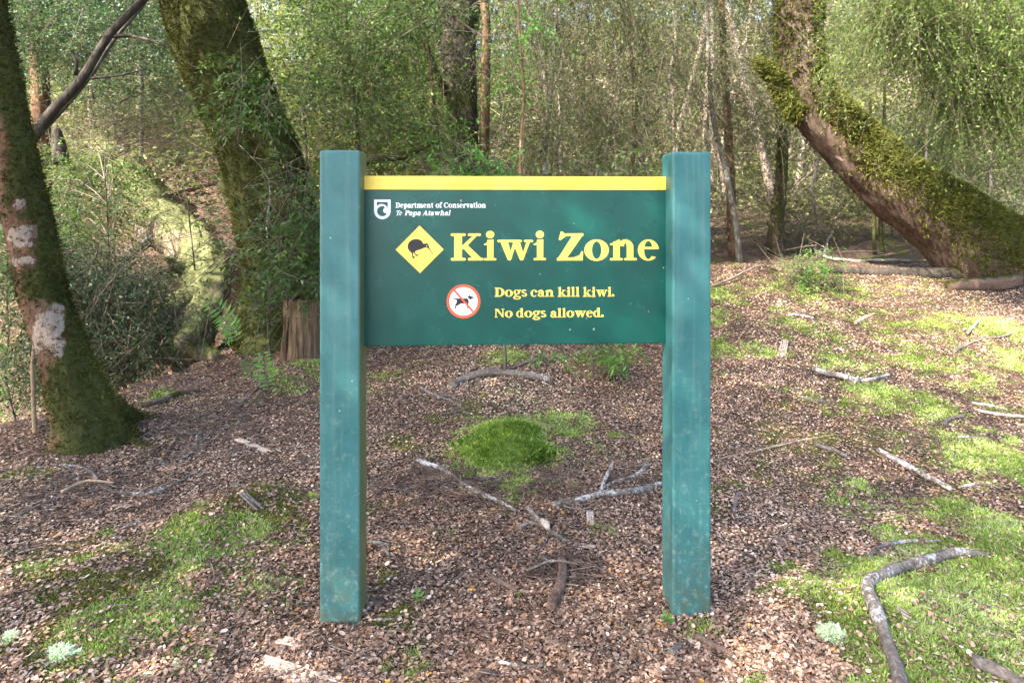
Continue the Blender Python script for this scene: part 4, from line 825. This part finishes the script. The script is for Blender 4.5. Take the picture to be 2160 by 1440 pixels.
stick('grey root-like branch with a white peeled piece', [(1112, 1076), (1130, 1096), (1150, 1118), (1200, 1150)], 11, forks=[([(1095, 1122), (1115, 1108), (1140, 1112)], 10)], pale=.2)
stick('white peeled bit of wood on the root-like branch', [(1142, 1108, 14, .01), (1150, 1120, 14, .01), (1156, 1130, 12, .01)], 13, 'wood_pale', name='wood_chip', cat='wood chip', group='pale wood chips')
stick('thick dark brown stub with a cut end pointing at the camera', [(1182, 1192, 22), (1184, 1220, 25), (1182, 1250, 27), (1172, 1278, 28), (1160, 1296, 29)], 27, 'stick_brown', pale=.22)
stick('thin grey twig lying over the dark brown stub', [(1112, 1220, 5, .02), (1165, 1212, 6, .045), (1222, 1212, 6, .03)], 6, pale=.45, forks=[([(1142, 1190, 8, .02), (1160, 1208, 7, .03)], 8)])
stick('reddish stick left of the dark brown stub', [(1030, 1222), (1055, 1232), (1092, 1252)], 13, 'stick_brown', pale=.1)
stick('grey stick beside the foot of the left signpost', [(776, 1148), (800, 1150), (824, 1156)], 10, forks=[([(805, 1152), (818, 1170), (822, 1192)], 7)])
stick('small pale forked twig in front of the left signpost foot', [(780, 1311), (815, 1310), (850, 1312)], 7, pale=.6, forks=[([(830, 1312), (842, 1330)], 6)])
stick('thin dark twig curving right of the left signpost foot', [(910, 1270), (935, 1300), (955, 1340)], 7, 'stick_brown')
stick('brown stick near the bottom, right of the middle', [(1155, 1355), (1190, 1370), (1225, 1388)], 10, 'stick_brown')
stick('grey stick lying level at the bottom middle', [(1052, 1402), (1100, 1412), (1158, 1410)], 11, pale=.4)
stick('dark lump of root at the bottom edge in the middle', [(1000, 1438, 16), (1020, 1426, 18), (1050, 1428, 12)], 16, 'stick_brown', pale=0)
stick('brown thick stick in front of the right signpost', [(1464, 1352), (1500, 1368), (1548, 1394)], 19, 'stick_brown', pale=.3)
stick('short grey stick tilted before the right signpost', [(1410, 1390), (1428, 1374), (1448, 1358)], 17, 'stick', pale=.1)
stick('bent grey twig right of the right signpost foot', [(1549, 1086), (1551, 1066), (1558, 1040)], 8)
stick('pale level twig right of the right signpost', [(1552, 1093), (1575, 1093), (1602, 1095)], 5, pale=.6)
stick('long straight tan stem lying from the right signpost to the moss', [(1505, 972), (1600, 952), (1690, 932), (1762, 919)], 5, 'stick_tan')
stick('long thin brown stem curving through the litter at the right', [(1500, 990), (1560, 1040), (1610, 1078), (1700, 1078), (1820, 1090)], 4, 'stick_brown')
stick('thin grey stick low on the slope right of the signpost', [(1680, 838), (1720, 846), (1764, 852)], 7)
stick('short mottled stick between the moss patches at the right', [(1720, 944), (1760, 954), (1788, 968)], 11, pale=.4)
stick('tan stick leaning on the slope at the right', [(1802, 686), (1825, 672), (1846, 664)], 8, 'stick_tan')
stick('small white stick far up the slope at the right', [(1664, 668), (1690, 668), (1716, 674)], 6, pale=.6)
stick('thin arching twig on the bank right of the signpost', [(1500, 606), (1545, 600, 5, .05), (1600, 585, 5, .1), (1640, 573)], 5, pale=.0, moss=.2)
stick('curved twig like a hook beside the pale sunlit wood', [(1990, 900), (2005, 885), (2035, 882)], 9, pale=.2)
stick('long brownish twig beyond the curved hook twig', [(1896, 905), (1930, 918), (1970, 925), (1985, 960)], 8, 'stick_brown', pale=.3)
stick('white chalky twig in the moss above the sunlit wood', [(2050, 853), (2090, 858), (2128, 868)], 7, pale=.7)
stick('stick half sunk in moss below the sunlit wood', [(2016, 925), (2050, 926), (2082, 932)], 9, pale=.5)
# left side
stick('long grey stick from the left edge, lower of the pair', [(-10, 1084, 9), (60, 1064), (130, 1052), (180, 1040)], 8)
stick('grey stick running beside it towards the tan stick', [(28, 1096), (80, 1072), (135, 1050)], 9)
stick('tan peeled stick resting on the grey sticks at the left', [(132, 1048, 8, .02), (180, 1032, 8, .03), (240, 1030, 7, .02)], 8, 'stick_tan')
stick('crooked grey branch in front of the lichen-patched trunk', [(128, 984), (165, 986), (195, 1000), (215, 1028), (260, 1046), (320, 1044), (370, 1024), (405, 1004)], 8, pale=.4, forks=[([(205, 1012), (190, 1045), (165, 1054)], 5)])
stick('thin twig at the left edge in front of the trunk', [(-5, 1105), (40, 1090), (80, 1088)], 6, 'stick_brown')
stick('grey forked twig on the slope left of the signpost', [(368, 976), (398, 962), (418, 944), (438, 922)], 7, pale=.4, forks=[([(415, 944), (416, 920), (428, 902)], 5)])
stick('long dark twig running up the slope towards the rotten stump', [(438, 930), (478, 885), (520, 845), (560, 800), (590, 762)], 6, 'stick_brown')
stick('second long dark twig up the slope, nearer the signpost', [(500, 910), (515, 870), (545, 835), (575, 800)], 5, 'stick_brown')
stick('brown dry stick lying above the bright moss at the left', [(335, 985), (350, 962), (378, 918)], 8, 'stick_brown')
stick('mossy dark stick at the edge of the hollow', [(298, 862), (345, 850), (375, 838), (420, 826)], 13, 'stick_brown', moss=.35)
stick('thin grey twig above the bright moss clump at the left', [(258, 1110), (300, 1106), (335, 1104)], 6)
stick('thin upright twig in the moss near the left signpost', [(440, 1180), (452, 1210), (455, 1235)], 6)
stick('dark twig in the litter between moss and left signpost', [(545, 1225), (580, 1212), (615, 1192)], 6, 'stick_brown')
stick('thin dark twigs bottom left of the signpost', [(470, 1290), (465, 1320), (478, 1360)], 6, 'stick_brown')
stick('small twig standing beside the left lichen clump', [(166, 1340), (170, 1372), (176, 1398)], 7, 'stick_brown')

def chip(label, pts, wpx, thick=.006, bark='wood_pale', n=5):
    """splintered flat pieces of wood lying side by side in one lump"""
    P = np.array([gp(*q) for q in pts]); o = empty('wood_chip', P[0]); tag(o, label, 'wood chip', 'pale wood chips'); b = Bag()
    d = unit(P[-1] - P[0]); s = unit(np.cross(d, np.array([0, 0, 1.]))); wd = wpx * P[0][1] / F
    for k in range(n):
        off = s * wd * ((k + .5) / n - .5); a = P + off + np.array([0, 0, thick * .8 + .003 * random.random()]); a[0] += d * random.uniform(-.3, .25) * wd; a[-1] += d * random.uniform(-.4, .4) * wd
        add_tube(b, a, np.full(len(a), wd / n * .62) * np.linspace(1, .5 + .4 * random.random(), len(a)), 0, lambda V, N: {'pale': np.zeros(len(V))}, seg=6, step=.012, amp=.3, seed=k + len(bpy.data.objects))
    b.build('splinters', [M[bark]], o, False, P[0])
chip('flat pale bark chip on the slope left of the signpost', [(500, 928), (530, 940), (565, 955)], 13, n=3)
chip('pale splintered wood at the bottom edge near the left signpost', [(550, 1404), (600, 1420), (690, 1450)], 42, n=8)
chip('white crumbling wood chip in front of the left signpost', [(592, 1358), (615, 1362), (640, 1366)], 24, n=4)
chip('pale flaky wood chip behind the dark brown stub', [(1206, 1158), (1228, 1156), (1252, 1160)], 14, n=4)
chip('bleached sunlit wood on the moss at the right edge', [(2066, 868), (2110, 876), (2165, 880)], 22, n=6)
chip('upright grey chunk of bark right of the right signpost', [(1648, 752), (1652, 738), (1656, 720)], 16, n=4)
chip('tan flat bark flake in the litter near the right signpost', [(1244, 1082), (1245, 1095), (1246, 1108)], 15, n=3)
chip('pale chip beside the thick brown stick', [(1445, 1352), (1460, 1360), (1475, 1370)], 14, n=3)
chip('tiny pale wood flake in the moss inside the elbow branch', [(1892, 1288), (1905, 1298), (1920, 1308)], 13, n=3)
chip('brown flake of bark at the moss edge left of the signpost', [(492, 1022), (515, 1045), (548, 1078)], 15, n=3, bark='stick')

# ------------------------------------------------------------------ pale lichen clumps
def lichen(label, u, v, rpx):
    c = gp(u, v); r = rpx * c[1] / F; o = empty('lichen_clump', c); tag(o, label, 'lichen', 'pale lichen clumps'); b = Bag(); n = 420; r *= .88
    d = rdir(n, .4); d[:, 2] = np.abs(d[:, 2]); P = c + d * r * np.array([1, .85, .5]) * RNG.uniform(.6, 1, (n, 1)) * (1 + .75 * fbm(d * 2.2 + c, 5, 3))[:, None]
    tufts(b, P, d, r * .28, 5, .5, 0, np.clip(.25 + .8 * d[:, 2], 0, 1), .7); b.build('branches', [M['lichen']], o, False, c)
lichen('pale green lichen clump in the moss at the lower left', 130, 1385, 32)
lichen('white-green lichen clump in the bright moss left of the elbow branch', 1756, 1345, 34)
lichen('half-seen pale lichen clump at the lower left edge', 22, 1352, 22)
lichen('small lichen clump at the bottom edge left of the signpost', 375, 1405, 12)
lichen('tiny lichen clump at the bottom left of the splintered wood', 310, 1425, 12)

# ------------------------------------------------------------------ floor cover: litter, twigs, moss
def scatter(n, v_lo=560, v_hi=1500, u_pad=160, power=1.0):
    """points on the floor, thinner with distance"""
    Y = 1.45 * (7.8 / 1.45) ** (RNG.random(n) ** power); X = RNG.uniform(-1, 1, n) * (.771 * Y + .35 * Y * .3 + .15)
    return X, Y
def gnormal(X, Y, e=.02):
    z = ground_z(X, Y); return unit(np.stack([-(ground_z(X + e, Y) - z) / e, -(ground_z(X, Y + e) - z) / e, np.ones_like(z)], 1)), z

def leaf_pts(n): pass
N_L = 310000
X, Y = scatter(N_L, power=1.1); mc, _ = moss_cover(X, Y); dr = fbm(np.stack([X * 2.3, Y * 2.3, X * 0 + 1], 1), 83, 4); keep = (RNG.random(N_L) > mc * .92) & (RNG.random(N_L) < .5 + .9 * sstep(dr, -.45, .25)); X, Y = X[keep], Y[keep]
Nn, Z = gnormal(X, Y); n = len(X); tilt = unit(Nn + RNG.normal(0, .27, (n, 3))); a = unit(np.cross(tilt, RNG.normal(0, 1, (n, 3)))); bb = np.cross(tilt, a)
L = RNG.uniform(.0038, .0080, n) * (1 + .4 * sstep(Y, 3, 7)); W = L * RNG.uniform(.5, .8, n); C = np.stack([X, Y, Z + RNG.uniform(.001, .010, n) + .009 * mc[keep]], 1)
curl = RNG.uniform(-.25, .5, n)[:, None]
A6, B6, up = a * L[:, None], bb * W[:, None], tilt * curl * W[:, None]
V = np.stack([C - A6, C - A6 * .45 - B6 + up, C + A6 * .5 - B6 * .95 + up, C + A6, C + A6 * .5 + B6 * .95 + up * .6, C - A6 * .45 + B6 + up * .6], 1).reshape(-1, 3)
big = fbm(np.stack([X * .9, Y * .9, X * 0], 1), 77, 3)
rn = np.clip(.52 + .30 * big + RNG.normal(0, .22, n), 0, 1); isO = RNG.random(n) < .005
fq = np.arange(n * 6).reshape(-1, 6)
m2 = 90000; X2, Y2_ = scatter(m2); N2, Z2 = gnormal(X2, Y2_); t2 = unit(N2 + RNG.normal(0, .3, (m2, 3))); a2 = unit(np.cross(t2, RNG.normal(0, 1, (m2, 3)))); b2 = np.cross(t2, a2)
l2 = RNG.uniform(.004, .013, m2)[:, None]; w2 = RNG.uniform(.0006, .0016, m2)[:, None]; C2 = np.stack([X2, Y2_, Z2 + RNG.uniform(.003, .012, m2)], 1)
V2 = np.stack([C2 - a2 * l2, C2 + b2 * w2, C2 + a2 * l2, C2 - b2 * w2], 1).reshape(-1, 3)
lit = mesh_np('leaf_litter', np.concatenate([V, V2]), [fq[~isO], fq[isO], np.arange(m2 * 4).reshape(-1, 4) + n * 6], [M['litter'], M['litter_orange']], [0, 1, 0], {'rnd': np.concatenate([np.repeat(rn, 6), np.repeat(np.clip(RNG.normal(.35, .3, m2), 0, 1), 4)])})
tag(lit, 'small dry brown beech leaves covering the forest floor', 'leaf litter', kind='stuff')
# the nearest leaves, one by one
protos = []
for k in range(6):
    ang = np.linspace(0, 2 * np.pi, 9)[:-1]; xx = np.cos(ang) * 1.0; yy = np.sin(ang) * (.55 + .06 * k) * (1 - .12 * np.cos(ang)); zz = .28 * yy ** 2 * (1 if k % 2 else -1) + .12 * xx ** 2
    me = bpy.data.meshes.new('leaf'); me.from_pydata([(float(p), float(q), float(r)) for p, q, r in zip(xx, yy, zz)] + [(0, 0, -.04)], [], [(i_, (i_ + 1) % 8, 8) for i_ in range(8)])
    av = me.attributes.new('rnd', 'FLOAT', 'POINT'); av.data.foreach_set('value', np.full(9, (.62, .75, .86, .94, .5, .6)[k], np.float32))
    me.materials.append(M['litter_orange'] if k >= 4 else M['litter']); me.update(); protos.append(me)
for k in range(290):
    Yq = 1.60 + .75 * RNG.random() ** 1.5; Xq = RNG.uniform(-.78, .78) * Yq
    if moss_cover([Xq], [Yq])[0][0] > .5 and RNG.random() < .8: continue
    me = protos[int(RNG.choice(6, p=[.27, .26, .22, .17, .04, .04]))]; o = bpy.data.objects.new('leaf', me); COL.objects.link(o); o.parent = ground
    zq = float(ground_z(Xq, Yq)[0]); s_ = RNG.uniform(.0075, .0115); o.location = (Xq, Yq, zq + .011); o.scale = (s_, s_, s_)
    o.rotation_euler = (RNG.normal(0, .3), RNG.normal(0, .3), RNG.uniform(0, 6.28))
# small twigs
X, Y = scatter(9000)
for (u, v, rx, ry, m_) in ((930, 1030, .30, .20, 420), (480, 900, .45, .5, 420), (1190, 1205, .09, .08, 130), (150, 1040, .45, .25, 320), (1250, 1010, .35, .25, 240), (1750, 560, .9, .5, 260), (380, 800, .5, .6, 260)):
    c = gp(u, v); X = np.concatenate([X, c[0] + RNG.normal(0, rx * .6, m_)]); Y = np.concatenate([Y, np.maximum(1.5, c[1] + RNG.normal(0, ry * .7, m_))])
n = len(X); Nn, Z = gnormal(X, Y); a = RNG.uniform(0, 6.28, n); d = unit(np.stack([np.cos(a), np.sin(a), RNG.normal(0, .12, n)], 1)); d = unit(d - Nn * np.sum(d * Nn, 1, keepdims=True) + Nn * RNG.normal(0, .1, (n, 1)))
L = RNG.uniform(.02, .14, n) * np.where(np.arange(n) >= 9000, 1.7, 1.) * (1 + .3 * sstep(Y, 3, 7)); r = RNG.uniform(.0006, .0022, n) * np.where(np.arange(n) >= 9000, 1.25, 1.) * (1 + .3 * sstep(Y, 3, 7)); s = unit(np.cross(d, Nn)); P0 = np.stack([X, Y, Z + .007 + .012 * RNG.random(n) * (np.arange(n) >= 9000)], 1); bow = RNG.normal(0, .12, (n, 1)) * L[:, None]
V = []
for k, (tq, rr) in enumerate(((-.5, 1.), (0., .9), (.5, .5))):
    c = P0 + d * (L * tq)[:, None] + s * bow * (1 - 4 * tq * tq); V += [c + s * (r * rr)[:, None], c + Nn * (r * rr * 1.5)[:, None], c - s * (r * rr)[:, None]]
V = np.stack(V, 1).reshape(-1, 3); f = np.array([[i_ * 3 + j, i_ * 3 + (j + 1) % 3, i_ * 3 + 3 + (j + 1) % 3, i_ * 3 + 3 + j] for i_ in (0, 1) for j in range(3)])
pv = np.repeat(np.clip(RNG.normal(.2, .28, n), 0, 1), 9)
tl = mesh_np('twig_litter', V, [(np.arange(n)[:, None, None] * 9 + f[None]).reshape(-1, 4)], [M['stick_brown']], [0], {'pale': pv})
tag(tl, 'scattered thin grey twigs on the forest floor', 'twigs', kind='stuff')
# moss carpet
X, Y = scatter(560000, power=.92); mc, tn = moss_cover(X, Y); keep = RNG.random(len(X)) < mc * .8; X, Y, mc, tn = X[keep], Y[keep], mc[keep], tn[keep]
Nn, Z = gnormal(X, Y); P0 = np.stack([X, Y, Z - .002], 1); h = (.007 + .008 * mc) * RNG.uniform(.7, 1.2, len(X)) * (1 + .4 * sstep(Y, 3, 7)) * (.75 + .5 * tn)
tone = np.clip(.45 + .45 * fbm(np.stack([X * 5, Y * 5, X * 0], 1), 63, 3) + RNG.normal(0, .14, len(X)), 0, 1)
for nm, sel, mm, lab in (('moss_carpet', tn < .4, 'moss_a', 'low olive-green moss creeping over the forest floor'), ('moss_carpet', tn >= .4, 'moss_b', 'bright fresh-green feathery moss in soft cushions')):
    b = Bag(); tufts(b, P0[sel], Nn[sel], h[sel], 5, .40, 0, tone[sel], 1.0); tag(b.build(nm, [M[mm]]), lab, 'moss', kind='stuff')

def cushion(label, u, v, rx, ry, h, n):
    c = gp(u, v); a = RNG.uniform(0, 6.283, n); q = np.where(RNG.random(n) < .7, np.sqrt(RNG.random(n)) * .9, np.abs(RNG.normal(0, .75, n))); lob = 1 + .45 * vnoise(np.stack([np.cos(a) * 2.4, np.sin(a) * 2.4, a * 0 + u], 1), 6)
    X, Y = c[0] + rx * q * lob * np.cos(a), c[1] + ry * q * lob * np.sin(a); Nn, Z = gnormal(X, Y)
    up = h * np.clip(1 - q ** 2.4, 0, 1) * (1 + .3 * fbm(np.stack([X * 14, Y * 14, X * 0], 1), 8, 2)); nrm = unit(Nn + np.stack([np.cos(a), np.sin(a), a * 0], 1) * (np.minimum(q, 1) ** 2 * .8)[:, None])
    o = empty('moss_cushion', c); tag(o, label, 'moss'); b = Bag()
    m = 20; aa = np.linspace(0, 6.283, 25)[:-1]; rings = []
    for k in range(6):
        f_ = k / 5; lb = .82 + .37 * vnoise(np.stack([np.cos(aa) * 2.4, np.sin(aa) * 2.4, aa * 0 + u], 1), 6); xx = c[0] + rx * f_ * lb * np.cos(aa); yy = c[1] + ry * f_ * lb * np.sin(aa); rings.append(np.stack([xx, yy, ground_z(xx, yy) + h * (1 - f_ ** 2.4) * .9 - .012 * f_], 1))
    V = np.concatenate(rings); i = (np.arange(5)[:, None] * 24); j = np.arange(24)[None]; b.add(V, np.stack([i + j, i + (j + 1) % 24, i + 24 + (j + 1) % 24, i + 24 + j], -1).reshape(-1, 4), 0, rnd=.15)
    tufts(b, np.stack([X, Y, Z + up - .004], 1), nrm, .017, 5, .36, 0, np.clip(.45 + .7 * fbm(np.stack([X * 9, Y * 9, X * 0], 1), 64, 3) + RNG.normal(0, .12, n), 0, 1), .8)
    k = RNG.random(n) < .45; k2 = np.where(k)[0]; sp = 1 + RNG.random((len(k2), 1)) * .35
    P2 = np.stack([c[0] + (X[k2] - c[0]) * sp[:, 0], c[1] + (Y[k2] - c[1]) * sp[:, 0], Z[k2]], 1); P2[:, 2] = np.maximum(ground_z(P2[:, 0], P2[:, 1]), Z[k2] + up[k2] * (sp[:, 0] < 1.12)) - .002
    tufts(b, P2, Nn[k2], .018, 4, .34, 1, np.clip(.35 + .6 * fbm(P2 * 11, 66, 3), 0, 1), 1.)
    b.build('fronds', [M['moss_green'], M['moss_b']], o, False, c)
cushion('raised bright green moss cushion on the litter behind the sign', 1062, 950, .23, .19, .045, 5600)

# ------------------------------------------------------------------ the wood beyond
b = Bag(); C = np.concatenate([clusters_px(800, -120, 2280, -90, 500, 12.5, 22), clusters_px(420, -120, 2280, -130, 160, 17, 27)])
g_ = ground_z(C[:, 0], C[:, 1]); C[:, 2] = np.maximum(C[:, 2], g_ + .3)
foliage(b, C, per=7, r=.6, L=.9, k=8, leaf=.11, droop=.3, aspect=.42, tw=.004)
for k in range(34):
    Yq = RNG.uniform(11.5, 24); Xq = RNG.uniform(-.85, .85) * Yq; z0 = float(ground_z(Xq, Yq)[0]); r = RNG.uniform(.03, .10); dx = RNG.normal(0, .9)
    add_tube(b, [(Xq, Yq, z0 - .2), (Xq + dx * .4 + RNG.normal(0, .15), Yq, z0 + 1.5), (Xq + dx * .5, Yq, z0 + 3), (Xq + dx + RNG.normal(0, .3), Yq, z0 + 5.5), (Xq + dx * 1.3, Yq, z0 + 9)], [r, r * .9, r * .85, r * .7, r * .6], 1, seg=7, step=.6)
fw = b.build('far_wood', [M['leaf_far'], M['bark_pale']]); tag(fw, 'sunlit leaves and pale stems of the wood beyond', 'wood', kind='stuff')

# ------------------------------------------------------------------ neighbouring trees beside the path, outside the picture, that shade the floor, and one added for the board's reflection
for k, (x, y, h, cr) in enumerate(((-5.6, -1.2, 5.2, (2.2, 2.2, 1.0)), (-9.6, -.6, 7.5, (2.3, 1.7, 1.3)), (-6.6, -4.8, 7.4, (1.9, 1.9, 1.2)))):
    z0 = float(ground_z(x, y)[0])
    tree('beech_tree', ('beech tree beside the path just out of view on the left', 'tall beech tree further up the bank out of view on the left', 'beech tree behind the viewer on the left')[k],
         [(x, y, z0 - .2), (x + .2, y, z0 + 2.5), (x + .1, y + .2, z0 + h)], [.22, .18, .10], 'bark_red', 'beech trees beside the path', seg=16, step=.2, amp=.1, seed=90 + k, attr=amoss(.4, 90 + k),
         crown=[dict(C=np.array([x + 1.0, y + .6, z0 + h + .3]) + RNG.normal(0, 1, (105, 3)) * np.array(cr) * .85, per=(54, 54, 24)[k], r=.45, L=.55, k=10, leaf=.07, droop=.2, aspect=.55, dense=False)], leafm='leaf_green', limb_n=30)
for k, (x, y, h, n_, cr) in enumerate(((2.7, -7.0, 4.4, 56, (1.7, .8, 1.5)),)):  # unseen tree added behind the camera to darken what the board reflects
    z0 = float(ground_z(x, y)[0])
    tree('beech_tree', ('unseen tree added behind the viewer on the right to darken the board reflection', 'unseen tree added straight behind the viewer')[k], [(x, y, z0 - .2), (x + .1, y, z0 + 2), (x + .1, y - .2, z0 + h)], [.2, .16, .1], 'bark_red', 'beech trees beside the path', seg=14, step=.25, amp=.1, seed=96 + k,
         attr=amoss(.4, 96 + k), crown=[dict(C=np.array([x, y, z0 + 2.9]) + RNG.normal(0, 1, (n_, 3)) * np.array(cr) * .8, per=34, r=.36, L=.5, k=10, leaf=.07, droop=.2, aspect=.55, dense=False)], leafm='leaf_green', limb_n=24)
